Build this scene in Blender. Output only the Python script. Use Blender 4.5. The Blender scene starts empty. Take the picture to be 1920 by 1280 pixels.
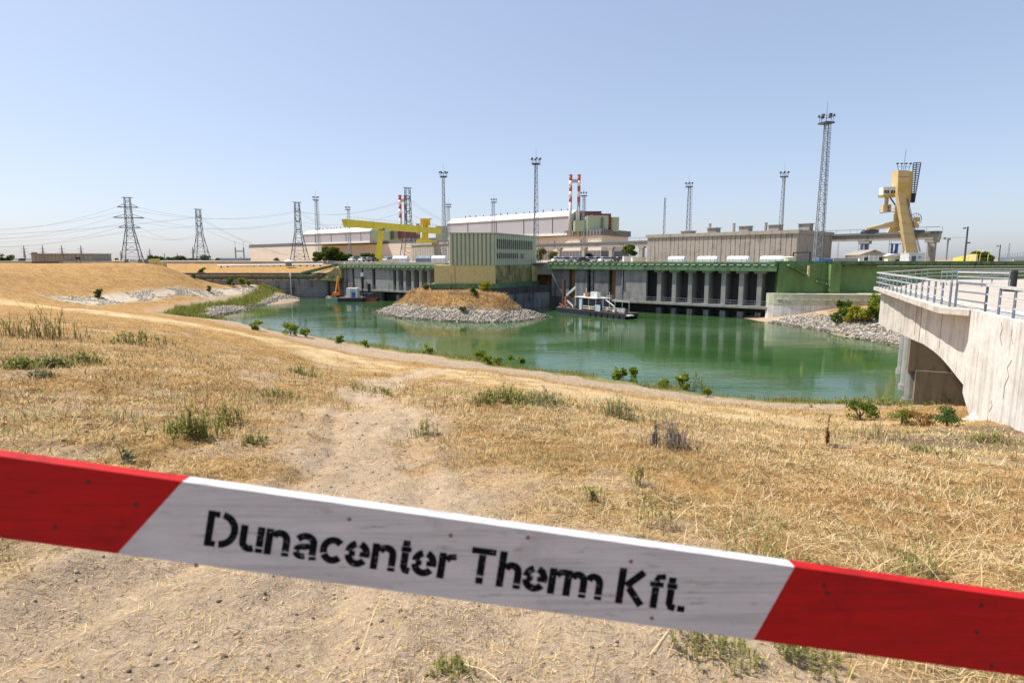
import bpy, bmesh, math, random
import numpy as np
from mathutils import Vector, Matrix
random.seed(7); RNG = np.random.default_rng(11)
SC = bpy.context.scene
COL = SC.collection
R = math.radians

# ------------------------------------------------------------------ camera
FPX, HORIZON, CAMZ = 1100.0, 486.0, 12.0          # focal length and horizon measured on the 1920 x 1280 photograph
PITCH = math.atan((640 - HORIZON) / FPX)
cam = bpy.data.cameras.new('camera'); camo = bpy.data.objects.new('camera', cam); COL.objects.link(camo)
camo.location = (0, 0, CAMZ); camo.rotation_euler = (math.pi / 2 - PITCH, 0, 0)
cam.sensor_width = 36; cam.lens = 36 * FPX / 1920; cam.clip_end = 9000; cam.clip_start = 0.05
cam.dof.use_dof = True; cam.dof.focus_distance = 30; cam.dof.aperture_fstop = 4.2
SC.camera = camo

# ------------------------------------------------------------------ sky and sun
SUN_EL, SUN_AZ = 58.0, -75.0      # azimuth from +Y, clockwise
world = bpy.data.worlds.new('World'); SC.world = world; world.use_nodes = True
wn = world.node_tree.nodes; wl = world.node_tree.links
sky = wn.new('ShaderNodeTexSky'); sky.sky_type = 'NISHITA'; sky.sun_disc = False
sky.sun_elevation = R(SUN_EL); sky.sun_rotation = R(SUN_AZ) % (2 * math.pi)
sky.altitude = 0; sky.air_density = 0.85; sky.dust_density = 1.3; sky.ozone_density = 5.0
bgn = wn['Background']; bgn.inputs[1].default_value = 0.15
wt = wn.new('ShaderNodeMix'); wt.data_type = 'RGBA'; wt.blend_type = 'MULTIPLY'; wt.inputs[0].default_value = 1; wt.inputs[7].default_value = (1.0, 0.965, 1.05, 1)
wl.new(sky.outputs[0], wt.inputs[6]); wg = wn.new('ShaderNodeGamma'); wg.inputs[1].default_value = 0.54
wl.new(wt.outputs[2], wg.inputs[0]); wl.new(wg.outputs[0], bgn.inputs[0])
sl = bpy.data.lights.new('sun', 'SUN'); sl.energy = 2.7; sl.angle = R(0.53); sl.color = (1, 0.95, 0.87)
slo = bpy.data.objects.new('sun', sl); COL.objects.link(slo)
to_sun = Vector((math.sin(R(SUN_AZ)) * math.cos(R(SUN_EL)), math.cos(R(SUN_AZ)) * math.cos(R(SUN_EL)), math.sin(R(SUN_EL))))
slo.rotation_euler = to_sun.to_track_quat('Z', 'Y').to_euler(); slo.location = (0, 0, 60)
SC.view_settings.view_transform = 'Standard'; SC.view_settings.look = 'None'
SC.view_settings.exposure = 1.28; SC.view_settings.gamma = 1.0
SC.cycles.use_denoising = True; SC.cycles.max_bounces = 6

# ------------------------------------------------------------------ picture measurements to places
_c, _s = math.cos(PITCH), math.sin(PITCH)
def ray(x, y):
    u = (x - 960) / FPX; v = (640 - y) / FPX
    return Vector((u, _c + v * _s, -_s + v * _c))
def W(x, y, Y):                       # the point at distance Y
    d = ray(x, y); k = Y / d.y; return Vector((d.x * k, Y, CAMZ + d.z * k))
def G(x, y, z):                       # the point at height z
    d = ray(x, y); k = (z - CAMZ) / d.z; return Vector((d.x * k, d.y * k, z))
def onplane(x, y, A, B):              # the point on the upright plane through A and B
    d = ray(x, y); nx, ny = -(B[1] - A[1]), B[0] - A[0]
    k = (nx * A[0] + ny * A[1]) / (nx * d.x + ny * d.y); return Vector((d.x * k, d.y * k, CAMZ + d.z * k))

# ------------------------------------------------------------------ materials
MATS = {}
def newmat(name):
    m = bpy.data.materials.new(name); m.use_nodes = True; MATS[name] = m
    n = m.node_tree.nodes; l = m.node_tree.links
    return m, n, l, n['Principled BSDF']
def ramp(n, l, fac, c0, c1, p0=0.35, p1=0.65):
    r = n.new('ShaderNodeValToRGB'); r.color_ramp.elements[0].position = p0; r.color_ramp.elements[1].position = p1
    r.color_ramp.elements[0].color = (*c0, 1); r.color_ramp.elements[1].color = (*c1, 1)
    l.new(fac, r.inputs[0]); return r.outputs[0]
def noise(n, l, vec, scale, detail=6, rough=0.6, stretch=None):
    if stretch:
        mp = n.new('ShaderNodeMapping'); mp.inputs['Scale'].default_value = stretch; l.new(vec, mp.inputs[0]); vec = mp.outputs[0]
    t = n.new('ShaderNodeTexNoise'); t.inputs['Scale'].default_value = scale; t.inputs['Detail'].default_value = detail
    t.inputs['Roughness'].default_value = rough; l.new(vec, t.inputs['Vector']); return t.outputs[0]
def mix(n, l, fac, a, b, mode='MIX'):
    m = n.new('ShaderNodeMix'); m.data_type = 'RGBA'; m.blend_type = mode
    if isinstance(fac, (int, float)): m.inputs[0].default_value = fac
    else: l.new(fac, m.inputs[0])
    for i, q in ((6, a), (7, b)):
        if isinstance(q, tuple): m.inputs[i].default_value = (*q[:3], 1)
        else: l.new(q, m.inputs[i])
    return m.outputs[2]
def math_(n, l, op, a, b=None):
    m = n.new('ShaderNodeMath'); m.operation = op
    for i, q in ((0, a), (1, b)):
        if q is None: continue
        if isinstance(q, (int, float)): m.inputs[i].default_value = q
        else: l.new(q, m.inputs[i])
    return m.outputs[0]
def coords(n): return n.new('ShaderNodeTexCoord').outputs['Object']
def bump(n, l, b, h, strength=0.3, dist=0.05):
    q = n.new('ShaderNodeBump'); q.inputs['Strength'].default_value = strength; q.inputs['Distance'].default_value = dist
    l.new(h, q.inputs['Height']); l.new(q.outputs[0], b.inputs['Normal'])
def plain(name, c, rough=0.6, metal=0.0, var=0.18, scale=1.5):
    m, n, l, b = newmat(name)
    v = coords(n); f = noise(n, l, v, scale, 5, 0.65)
    lo = tuple(x * (1 - var) for x in c); hi = tuple(min(1, x * (1 + var)) for x in c)
    l.new(ramp(n, l, f, lo, hi, 0.3, 0.7), b.inputs['Base Color'])
    b.inputs['Roughness'].default_value = rough; b.inputs['Metallic'].default_value = metal
    return m
def weathered(name, c, stain, amount=0.5, scale=0.35, fine=3.0, rough=0.85, bumpd=0.03, streak=(1, 1, 0.08)):
    """concrete or painted wall: blotches, vertical run-off streaks and fine grain"""
    m, n, l, b = newmat(name); v = coords(n)
    base = ramp(n, l, noise(n, l, v, fine, 8, 0.7), tuple(x * 0.82 for x in c), tuple(min(1, x * 1.12) for x in c), 0.3, 0.7)
    st = noise(n, l, v, scale * 4, 5, 0.65, streak)
    bl = noise(n, l, v, scale, 6, 0.6)
    f = math_(n, l, 'MULTIPLY', st, bl)
    r = n.new('ShaderNodeMapRange'); r.inputs[1].default_value = 0.34 - 0.16 * amount; r.inputs[2].default_value = 0.44 - 0.06 * amount
    r.inputs[4].default_value = 0.9; l.new(f, r.inputs[0])
    l.new(mix(n, l, r.outputs[0], base, stain), b.inputs['Base Color'])
    b.inputs['Roughness'].default_value = rough
    bump(n, l, b, noise(n, l, v, fine * 2, 6, 0.7), 0.4, bumpd)
    return m
weathered('concrete_pale', (0.54, 0.505, 0.44), (0.25, 0.22, 0.18), 0.75, 0.7, 4, streak=(1.6, 1.6, 0.05))
weathered('concrete_lime', (0.64, 0.61, 0.56), (0.34, 0.305, 0.26), 0.72, 0.6, 4, streak=(1.8, 1.8, 0.04))
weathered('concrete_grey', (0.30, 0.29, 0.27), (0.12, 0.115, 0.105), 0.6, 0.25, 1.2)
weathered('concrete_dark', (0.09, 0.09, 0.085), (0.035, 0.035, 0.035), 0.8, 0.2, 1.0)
weathered('concrete_stained', (0.25, 0.245, 0.24), (0.045, 0.045, 0.047), 0.8, 0.22, 1.0)  # stained quay concrete, base also darkened for shade in the bays
weathered('concrete_panel', (0.34, 0.30, 0.25), (0.17, 0.15, 0.125), 0.5, 0.3, 1.4)
weathered('concrete_brown', (0.30, 0.22, 0.14), (0.12, 0.085, 0.055), 0.55, 0.5, 2)
weathered('concrete_shade_and_crack', (0.20, 0.16, 0.115), (0.06, 0.05, 0.04), 0.7, 0.5, 2)  # darkened brown concrete: underside shade put into the colour; also colours the cracks
weathered('rust_wall', (0.34, 0.17, 0.07), (0.10, 0.05, 0.03), 0.5, 0.3, 1.2)
weathered('green_paint', (0.14, 0.23, 0.075), (0.06, 0.085, 0.035), 0.55, 0.22, 0.9)
weathered('green_pale', (0.46, 0.47, 0.33), (0.25, 0.29, 0.17), 0.5, 0.22, 0.9)
weathered('green_beam', (0.12, 0.22, 0.10), (0.025, 0.05, 0.022), 0.7, 0.5, 1.5)
weathered('yellow_wall', (0.62, 0.51, 0.22), (0.40, 0.33, 0.15), 0.35, 0.3, 2)
weathered('yellow_stained_shaded', (0.42, 0.36, 0.14), (0.02, 0.02, 0.015), 1.0, 0.35, 2, streak=(1.5, 1.5, 0.3))  # real black stains; the darker yellow base paints in the side's shade
weathered('olive_wall', (0.33, 0.30, 0.13), (0.09, 0.085, 0.04), 0.6, 0.3, 1)
plain('cladding', (0.47, 0.49, 0.34), 0.55, 0, 0.08, 0.6)
plain('cladding_deep', (0.30, 0.32, 0.22), 0.6, 0, 0.1, 0.6)
plain('joint_dark', (0.045, 0.045, 0.042), 0.9)
plain('glass_dark', (0.025, 0.032, 0.04), 0.15)
plain('steel_dark', (0.085, 0.095, 0.115), 0.5, 0.4)
plain('steel_grey', (0.26, 0.29, 0.32), 0.45, 0.3)
plain('steel_light', (0.55, 0.57, 0.58), 0.45, 0.1)
plain('rail_paint', (0.50, 0.51, 0.50), 0.5, 0, 0.2, 6)
plain('rail_blue', (0.14, 0.175, 0.215), 0.5, 0, 0.2, 6)
plain('yellow_crane', (0.72, 0.57, 0.025), 0.5, 0, 0.1, 0.5)
plain('yellow_deep', (0.70, 0.43, 0.02), 0.5)
plain('beige_crane', (0.55, 0.41, 0.19), 0.55, 0, 0.1, 0.4)
plain('beige_yellow', (0.52, 0.36, 0.09), 0.55)
plain('orange_paint', (0.75, 0.24, 0.02), 0.5)
plain('white_paint', (0.80, 0.80, 0.78), 0.55, 0, 0.08)
plain('off_white', (0.68, 0.66, 0.60), 0.6)
plain('cream', (0.72, 0.66, 0.46), 0.6)
plain('navy', (0.02, 0.025, 0.05), 0.5)
plain('blue_paint', (0.05, 0.13, 0.40), 0.5)
plain('blue_pale', (0.42, 0.52, 0.60), 0.5)
plain('red_hull', (0.36, 0.07, 0.05), 0.6)
plain('hull_green', (0.30, 0.36, 0.27), 0.6)
plain('deck_wood', (0.34, 0.25, 0.17), 0.8)
plain('rust', (0.26, 0.12, 0.06), 0.8); plain('rust_dark', (0.085, 0.04, 0.025), 0.8)
plain('black', (0.014, 0.014, 0.016), 0.6)
plain('tent_cloth', (0.62, 0.63, 0.62), 0.7)
plain('tent_blue', (0.17, 0.20, 0.26), 0.7)
plain('hall_roof', (0.80, 0.76, 0.70), 0.5, 0, 0.05, 0.02)
plain('hall_grey', (0.42, 0.43, 0.46), 0.6, 0, 0.06, 0.03)
plain('hall_beige', (0.66, 0.595, 0.505), 0.7, 0, 0.07, 0.03)
plain('hall_fascia', (0.13, 0.135, 0.15), 0.6, 0, 0.1, 0.05)
plain('hall_rib', (0.30, 0.30, 0.30), 0.6)
plain('hall_green', (0.36, 0.46, 0.31), 0.6, 0, 0.06, 0.03)
plain('hall_red', (0.17, 0.05, 0.055), 0.6)
plain('chimney_red', (0.48, 0.10, 0.10), 0.6)
plain('chimney_white', (0.78, 0.77, 0.75), 0.6)
plain('chimney_grey', (0.45, 0.44, 0.42), 0.7)
plain('gap_light_pale', (0.62, 0.60, 0.52), 0.8)  # pale colour standing for light that shows through wall gaps
plain('bark', (0.10, 0.075, 0.05), 0.9)
plain('car_white', (0.75, 0.76, 0.77), 0.3); plain('car_dark', (0.05, 0.055, 0.07), 0.3); plain('car_silver', (0.45, 0.47, 0.5), 0.3)
plain('wire', (0.16, 0.17, 0.19), 0.6)
def attr_mat(name, transl=0.3, rough=0.8):
    m = bpy.data.materials.new(name); m.use_nodes = True; MATS[name] = m
    n = m.node_tree.nodes; l = m.node_tree.links; n.remove(n['Principled BSDF'])
    a = n.new('ShaderNodeAttribute'); a.attribute_name = 'col'
    d = n.new('ShaderNodeBsdfDiffuse'); t = n.new('ShaderNodeBsdfTranslucent'); x = n.new('ShaderNodeMixShader')
    l.new(a.outputs[0], d.inputs[0]); l.new(a.outputs[0], t.inputs[0]); x.inputs[0].default_value = transl
    l.new(d.outputs[0], x.inputs[1]); l.new(t.outputs[0], x.inputs[2]); l.new(x.outputs[0], n['Material Output'].inputs[0])
    return m
attr_mat('leafy', 0.45); attr_mat('straw', 0.2); attr_mat('stone', 0.0)

# ------------------------------------------------------------------ objects and meshes
def org(o):
    v = Vector((0, 0, 0))
    while o is not None: v = v + Vector(o.location); o = o.parent
    return v
def tag(o, label=None, cat=None, group=None, kind=None):
    if label: o['label'] = label
    if cat: o['category'] = cat
    if group: o['group'] = group
    if kind: o['kind'] = kind
    return o
def thing(name, loc, label, cat, group=None, rz=0.0):
    o = bpy.data.objects.new(name, None); COL.objects.link(o); o.location = loc; o.rotation_euler = (0, 0, rz); o.empty_display_size = 0.2
    return tag(o, label, cat, group)
def link(name, me, mat, parent=None):
    if isinstance(mat, str): mat = MATS[mat]
    if mat is not None and not me.materials: me.materials.append(mat)
    o = bpy.data.objects.new(name, me); COL.objects.link(o); o.parent = parent
    return o
def np_mesh(name, V, F, col=None, smooth=False):
    """V (n,3); F (m,k) all faces with k corners; col (n,3) point colours"""
    me = bpy.data.meshes.new(name); n, (m, k) = len(V), F.shape
    me.vertices.add(n); me.vertices.foreach_set('co', np.ascontiguousarray(V, np.float32).ravel())
    me.loops.add(m * k); me.loops.foreach_set('vertex_index', np.ascontiguousarray(F, np.int32).ravel())
    me.polygons.add(m); me.polygons.foreach_set('loop_start', np.arange(0, m * k, k, dtype=np.int32))
    me.polygons.foreach_set('loop_total', np.full(m, k, np.int32))
    if smooth: me.polygons.foreach_set('use_smooth', np.ones(m, bool))
    me.update(calc_edges=True)
    if col is not None:
        a = me.attributes.new('col', 'FLOAT_COLOR', 'POINT')
        a.data.foreach_set('color', np.concatenate([col, np.ones((n, 1))], 1).astype(np.float32).ravel())
    return me
class MB:
    def __init__(s): s.v = []; s.f = []
    def add(s, vs, fs):
        k = len(s.v); s.v += [tuple(q) for q in vs]; s.f += [tuple(i + k for i in f) for f in fs]; return s
    def box(s, c, d, rz=0.0):
        x, y, z = (q / 2 for q in d); ca, sa = math.cos(rz), math.sin(rz)
        vs = [(c[0] + a * ca - b * sa, c[1] + a * sa + b * ca, c[2] + e) for e in (-z, z) for a, b in ((-x, -y), (x, -y), (x, y), (-x, y))]
        return s.add(vs, [(3, 2, 1, 0), (4, 5, 6, 7), (0, 1, 5, 4), (1, 2, 6, 5), (2, 3, 7, 6), (3, 0, 4, 7)])
    def bar(s, p, q, w, h=None, w2=None, h2=None):         # square bar from p to q
        p, q = Vector(p), Vector(q); d = (q - p)
        if d.length < 1e-6: return s
        d.normalize(); h = h or w; w2 = w2 or w; h2 = h2 or (h if w2 == w else w2 * h / w)
        up = Vector((0, 0, 1)) if abs(d.z) < 0.98 else Vector((0, 1, 0))
        a = d.cross(up).normalized(); b = a.cross(d)
        vs = [e + a * i * ww / 2 + b * j * hh / 2 for e, ww, hh in ((p, w, h), (q, w2, h2)) for i, j in ((-1, -1), (1, -1), (1, 1), (-1, 1))]
        return s.add(vs, [(0, 1, 2, 3), (7, 6, 5, 4), (0, 4, 5, 1), (1, 5, 6, 2), (2, 6, 7, 3), (3, 7, 4, 0)])
    def prism(s, pts, z0, z1):                              # upright prism over a ground polygon
        n = len(pts); vs = [(p[0], p[1], z0) for p in pts] + [(p[0], p[1], z1) for p in pts]
        return s.add(vs, [tuple(range(n))[::-1], tuple(range(n, 2 * n))] + [(i, (i + 1) % n, n + (i + 1) % n, n + i) for i in range(n)])
    def slab(s, pts, off):                                  # any flat outline pushed by a vector
        n = len(pts); o = Vector(off); vs = [Vector(p) for p in pts]; vs += [p + o for p in vs]
        return s.add(vs, [tuple(range(n))[::-1], tuple(range(n, 2 * n))] + [(i, (i + 1) % n, n + (i + 1) % n, n + i) for i in range(n)])
    def tube(s, pts, r, n=6, r2=None):
        pts = [Vector(p) for p in pts]; m = len(pts); vs = []; r2 = r if r2 is None else r2
        for i, p in enumerate(pts):
            d = (pts[min(i + 1, m - 1)] - pts[max(i - 1, 0)]).normalized()
            up = Vector((0, 0, 1)) if abs(d.z) < 0.95 else Vector((1, 0, 0)); a = d.cross(up).normalized(); b = a.cross(d); rr = r + (r2 - r) * i / max(1, m - 1)
            vs += [p + (a * math.cos(2 * math.pi * k / n) + b * math.sin(2 * math.pi * k / n)) * rr for k in range(n)]
        fs = [(i * n + k, i * n + (k + 1) % n, (i + 1) * n + (k + 1) % n, (i + 1) * n + k) for i in range(m - 1) for k in range(n)]
        return s.add(vs, fs + [tuple(range(n))[::-1], tuple(range((m - 1) * n, m * n))])
    def build(s, name, mat, parent=None, local=False, smooth=False):
        me = bpy.data.meshes.new(name); o = Vector((0, 0, 0)) if (local or parent is None) else org(parent)
        me.from_pydata([(v[0] - o.x, v[1] - o.y, v[2] - o.z) for v in s.v], [], s.f)
        if smooth: me.shade_smooth()
        bm = bmesh.new(); bm.from_mesh(me); bmesh.ops.recalc_face_normals(bm, faces=bm.faces); bm.to_mesh(me); bm.free()
        return link(name, me, mat, parent)
def copy_tree(o, parent=None):
    c = o.copy(); COL.objects.link(c); c.parent = parent
    for ch in list(o.children): copy_tree(ch, c)
    return c
def lerp(a, b, t): return Vector(a) * (1 - t) + Vector(b) * t
# ================================================================== the lie of the land
def vnoise(x, y, seed=0):
    xi, yi = np.floor(x), np.floor(y); fx, fy = x - xi, y - yi; fx = fx * fx * (3 - 2 * fx); fy = fy * fy * (3 - 2 * fy)
    def h(a, b):
        q = np.sin(a * 127.1 + b * 311.7 + seed * 74.7) * 43758.5453; return q - np.floor(q)
    return (h(xi, yi) * (1 - fx) + h(xi + 1, yi) * fx) * (1 - fy) + (h(xi, yi + 1) * (1 - fx) + h(xi + 1, yi + 1) * fx) * fy - 0.5
def fbm(x, y, o=4, seed=0):
    t = 0; a = 1
    for i in range(o): t = t + a * vnoise(x, y, seed + i); a *= 0.5; x = x * 2.03 + 5.1; y = y * 2.03 + 1.7
    return t
CTRL = [  # picture x, y and height
 (0,1280,10.5),(640,1280,10.35),(1280,1280,10.25),(1920,1280,10.1),(0,1000,10.25),(300,1000,10.1),(720,1000,9.95),(1200,1000,9.9),(1920,1000,9.45),
 (0,850,9.85),(300,850,9.6),(720,850,9.15),(1100,850,9.2),(1500,850,8.5),(1900,850,7.9),(1900,800,6.6),(1650,800,6.0),(1500,790,5.5),(1500,772,3.0),(1330,760,3.8),
 (1000,747,8.15),(900,742,8.15),(1250,792,7.6),(1100,740,4.6),(950,708,4.1),(700,750,7.4),(690,700,4.6),(690,668,2.2),(820,690,3.6),
 (0,700,9.3),(300,700,8.8),(500,700,7.8),(0,620,8.6),(150,612,8.3),(300,640,7.8),(0,565,6.0),(150,580,5.4),(300,600,5.0),(450,625,4.5),(600,655,4.2),
 (600,645,1.7),(450,612,2.0),(1100,722,2.0),(900,690,1.8),(300,575,2.5),(200,572,3.3),(430,575,1.2),(400,560,2.2),(500,552,2.2),
 (100,556,5.0),(300,550,4.3),(300,533,6.2),(450,545,3.4),(480,532,5.0),(0,540,7.2),(0,510,9.5),(0,497,10.7),(300,510,8.8),(300,497,10.5),(200,497,10.6),
 (1600,600,2.2),(1560,600,1.6),(1640,582,3.4),(1500,598,1.0),
 # water's edge
 (1690,757,0),(1500,755,0),(1330,738,0),(1200,720,0),(1100,705,0),(980,690,0),(800,660,0),(690,646,0),(600,632,0),(500,616,0),(440,603,0),(400,597,0),(430,585,0),(490,573,0),(560,562,0),
 (1690,652,0),(1620,636,0),(1550,620,0),(1470,609,0)]
WCTRL = [(0,0,10.42),(-6,0,10.6),(6,0,10.2),(0,-8,10.6),(-14,-6,10.9),(14,-6,10.0),(22,6,9.6),(30,14,9.5),(40,26,8.5),(-40,0,11),(-30,14,9.9),(-80,40,9.2),(-60,50,7.4),(-120,80,9.5),(-150,150,10.5),(-110,160,9.8),
 (0,95,-2.6),(20,80,-2.6),(25,105,-2.6),(40,100,-2.2),(40,75,-2.2),(40,60,-2),(-15,95,-2.4),(-35,115,-2.4),(-45,140,-2.5),(-45,165,-2.5),(-40,105,-2),(10,125,-2.6),(-25,145,-2.5),(45,55,-1.5),(60,60,-1),(75,85,2.2),(80,105,3.6),(65,112,3.0),(48,40,1.5),(60,30,6.5),(-62,185,-1.2),(-85,178,2.5),(-80,184,2.2)]
CP = np.array([tuple(G(*c)) for c in CTRL] + WCTRL, float)
def _tps_fit(P, lam=0.4):
    n = len(P); d = np.hypot(P[:, None, 0] - P[None, :, 0], P[:, None, 1] - P[None, :, 1]); K = np.where(d > 0, d * d * np.log(d + 1e-9), 0) / 1e3
    A = np.zeros((n + 3, n + 3)); A[:n, :n] = K + lam * 1e-3 * np.eye(n); A[:n, n] = 1; A[:n, n + 1:] = P[:, :2]; A[n:, :n] = A[:n, n:].T
    return np.linalg.solve(A, np.concatenate([P[:, 2], np.zeros(3)]))
# warp distance so that near points keep their say: fit in (angle, log r) space
def warp(X, Y):
    r = np.hypot(X, Y) + 3.0; return np.stack([np.arctan2(X, Y + 3) * 40, np.log(r) * 30], -1)
_PW = np.concatenate([warp(CP[:, 0], CP[:, 1]), CP[:, 2:]], 1); _TW = _tps_fit(_PW)
def tps(X, Y):
    q = warp(X, Y).reshape(-1, 2); out = np.zeros(len(q))
    for i in range(0, len(q), 40000):
        b = q[i:i + 40000]; d = np.hypot(b[:, None, 0] - _PW[None, :, 0], b[:, None, 1] - _PW[None, :, 1])
        out[i:i + 40000] = np.where(d > 0, d * d * np.log(d + 1e-9), 0) @ _TW[:len(_PW)] / 1e3 + _TW[len(_PW)] + b @ _TW[len(_PW) + 1:]
    return out.reshape(np.shape(X))
ISL = np.array([(-31.8,134.3),(-27,125.5),(-22.9,120),(-11.4,113.4),(-5,111.8),(-1,111.6),(2.2,114),(5.6,119.5),(8.2,122.5),(3.6,127),(1,134),(0,141),(-4,147),(-18,150),(-27,146)])
def poly_dist(X, Y, P):
    """distance inside (+) or outside (-) a polygon"""
    d = np.full(np.shape(X), 1e9); ins = np.zeros(np.shape(X), bool); n = len(P)
    for i in range(n):
        a, b = P[i], P[(i + 1) % n]; e = b - a; t = np.clip(((X - a[0]) * e[0] + (Y - a[1]) * e[1]) / (e @ e), 0, 1)
        d = np.minimum(d, np.hypot(X - a[0] - t * e[0], Y - a[1] - t * e[1]))
        c = ((a[1] > Y) != (b[1] > Y)) & (X < (b[0] - a[0]) * (Y - a[1]) / (b[1] - a[1] + 1e-12) + a[0]); ins ^= c
    return np.where(ins, d, -d)
QX = [-140, -108, -53.5, -18.5, -17.9, -3.9, 5.5, 9.4, 52.4, 56, 400]
QY = [186.5, 186.5, 186.5, 160, 138, 138, 152, 150, 117, 117.5, 117.5]
def line_d(X, Y, pts):
    d = np.full(np.shape(X), 1e9)
    for a, b in zip(pts[:-1], pts[1:]):
        a = np.array(a[:2]); b = np.array(b[:2]); e = b - a; t = np.clip(((X - a[0]) * e[0] + (Y - a[1]) * e[1]) / (e @ e), 0, 1)
        d = np.minimum(d, np.hypot(X - a[0] - t * e[0], Y - a[1] - t * e[1]))
    return d
TRACK = [G(*q) for q in [(250,1280,10.45),(420,1120,10.2),(620,980,9.95),(690,880,9.35),(705,800,8.2),(700,750,7.4),(720,715,5.3),(820,690,3.9)]]
TRACK2 = [G(*q) for q in [(1150,1280,10.3),(900,1100,10.1)]]
def far_z(X, Y):
    left = np.clip((Y - 188) / 30, 0, 1) * 3.2 + 6.9
    return np.where(X < -54, np.minimum(left, 10.0), 9.6) + np.clip((Y - 400) / 400, 0, 1) * 0.9
def H(X, Y):
    X = np.asarray(X, float); Y = np.asarray(Y, float)
    z = tps(X, Y)
    r = np.hypot(X, Y)
    z = np.where((r < 1.5) | (Y < -4), np.minimum(z, 10.9), z)
    d = poly_dist(X, Y, ISL); e = d + 0.7 * fbm(X / 5, Y / 5, 2, 9)
    isl = np.where(e < 4.5, e * 0.42, 1.9 + np.clip((e - 4.5) / 2.6, 0, 1) * 2.75) + np.where(e > 4, 0.5 * fbm(X / 3, Y / 3, 2, 3), 0)
    z = np.where(d > -6, np.maximum(z, isl), z)
    behind = Y > np.interp(X, QX, QY) + np.where((X > -53) & (X < 52), 7.5, 4.0)
    z = np.clip(z, -3, 11.2)
    w = np.clip((-100 - X) / 15, 0, 1)                       # the left hill runs on without a wall
    zf = far_z(X, Y)
    t = np.clip((Y - 186) / 40, 0, 1)
    blend = z * (1 - t) + zf * t
    z2 = np.where(behind, zf, z)
    z = np.where(w > 0, z2 * (1 - w) + blend * w, z2)
    z = np.where(r > 320, zf, z)
    z = np.where(Y < -12, np.minimum(np.maximum(z, 9.0), 11.2), z)
    n = 0.10 * fbm(X / 2.2, Y / 2.2, 3, 1) * np.clip(r / 6, 0.4, 2.2) + 0.085 * fbm(X / 0.36, Y / 0.36, 4, 5) * np.clip(1.6 - r / 25, 0, 1)
    rut = line_d(X, Y, TRACK); n = n - 0.055 * np.exp(-((rut - 0.62 - 0.1 * np.sin(Y * 1.3)) / 0.16) ** 2) + 0.03 * np.exp(-((rut - 0.95) / 0.15) ** 2)
    return z + np.where(behind & (X > -100), 0, n)
_T = np.concatenate([np.linspace(1.5, 30, 400), np.linspace(30.1, 320, 1200)])
def TERR(x, y):
    """where the sight line through a point of the photograph meets the ground"""
    d = ray(x, y); k = _T / d.y; X = d.x * k; z = CAMZ + d.z * k; h = H(X, _T); i = int(np.argmax(h >= z))
    return Vector((X[i], _T[i], h[i]))

# grid: fine rings near the standpoint, coarse far away
rr = np.concatenate([[0.0, 0.5], np.geomspace(1.0, 200, 560), np.geomspace(204, 330, 40), np.geomspace(345, 7000, 26)])
aa = np.concatenate([np.linspace(-52, 52, 470), np.linspace(54, 306, 60)]); aa = np.radians(aa)
A_, R_ = np.meshgrid(aa, rr); GX, GY = np.sin(A_) * R_, np.cos(A_) * R_
GZ = H(GX, GY)
nr, na = GX.shape
idx = np.arange(nr * na).reshape(nr, na); nx = np.roll(idx, -1, 1)
FQ = np.stack([idx[:-1], idx[1:], nx[1:], nx[:-1]], -1).reshape(-1, 4)
VG = np.stack([GX, GY, GZ], -1).reshape(-1, 3)
BENCH = [(-120,84)] + [tuple(G(*q))[:2] for q in [(0,565,6.0),(150,580,5.4),(300,600,5.0),(450,625,4.5),(600,655,4.2),(690,688,4.2),(820,695,4.0),(950,710,4.1),(1100,742,4.6),(1330,775,5.0),(1500,795,5.6)]]
REVET = np.array([tuple(G(*q))[:2] for q in [(40,556,5.3),(130,548,5.6),(300,534,6.1),(480,530,5.1),(500,540,4.0),(430,548,3.4),(300,556,3.9),(200,570,3.5),(120,570,4.2)]])
GREENP = np.array([tuple(G(*q))[:2] for q in [(330,572,2.4),(420,562,2.0),(520,546,1.9),(545,552,0.9),(470,572,0.5),(395,580,0.8),(380,592,0.5),(430,598,0.3),(380,600,0.7),(310,588,2.0)]])
PEB_L = np.array([tuple(G(*q))[:2] for q in [(372,596,0.25),(395,580,0.7),(440,573,0.8),(500,564,0.8),(545,556,0.8),(566,562,-0.3),(500,574,-0.4),(440,590,-0.4),(415,602,-0.3)]])
PEB_R = np.array([(46,113),(49,108),(52,98),(53,79),(56,70),(70,70),(66,84),(60,98),(56,108),(55,113)])
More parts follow.
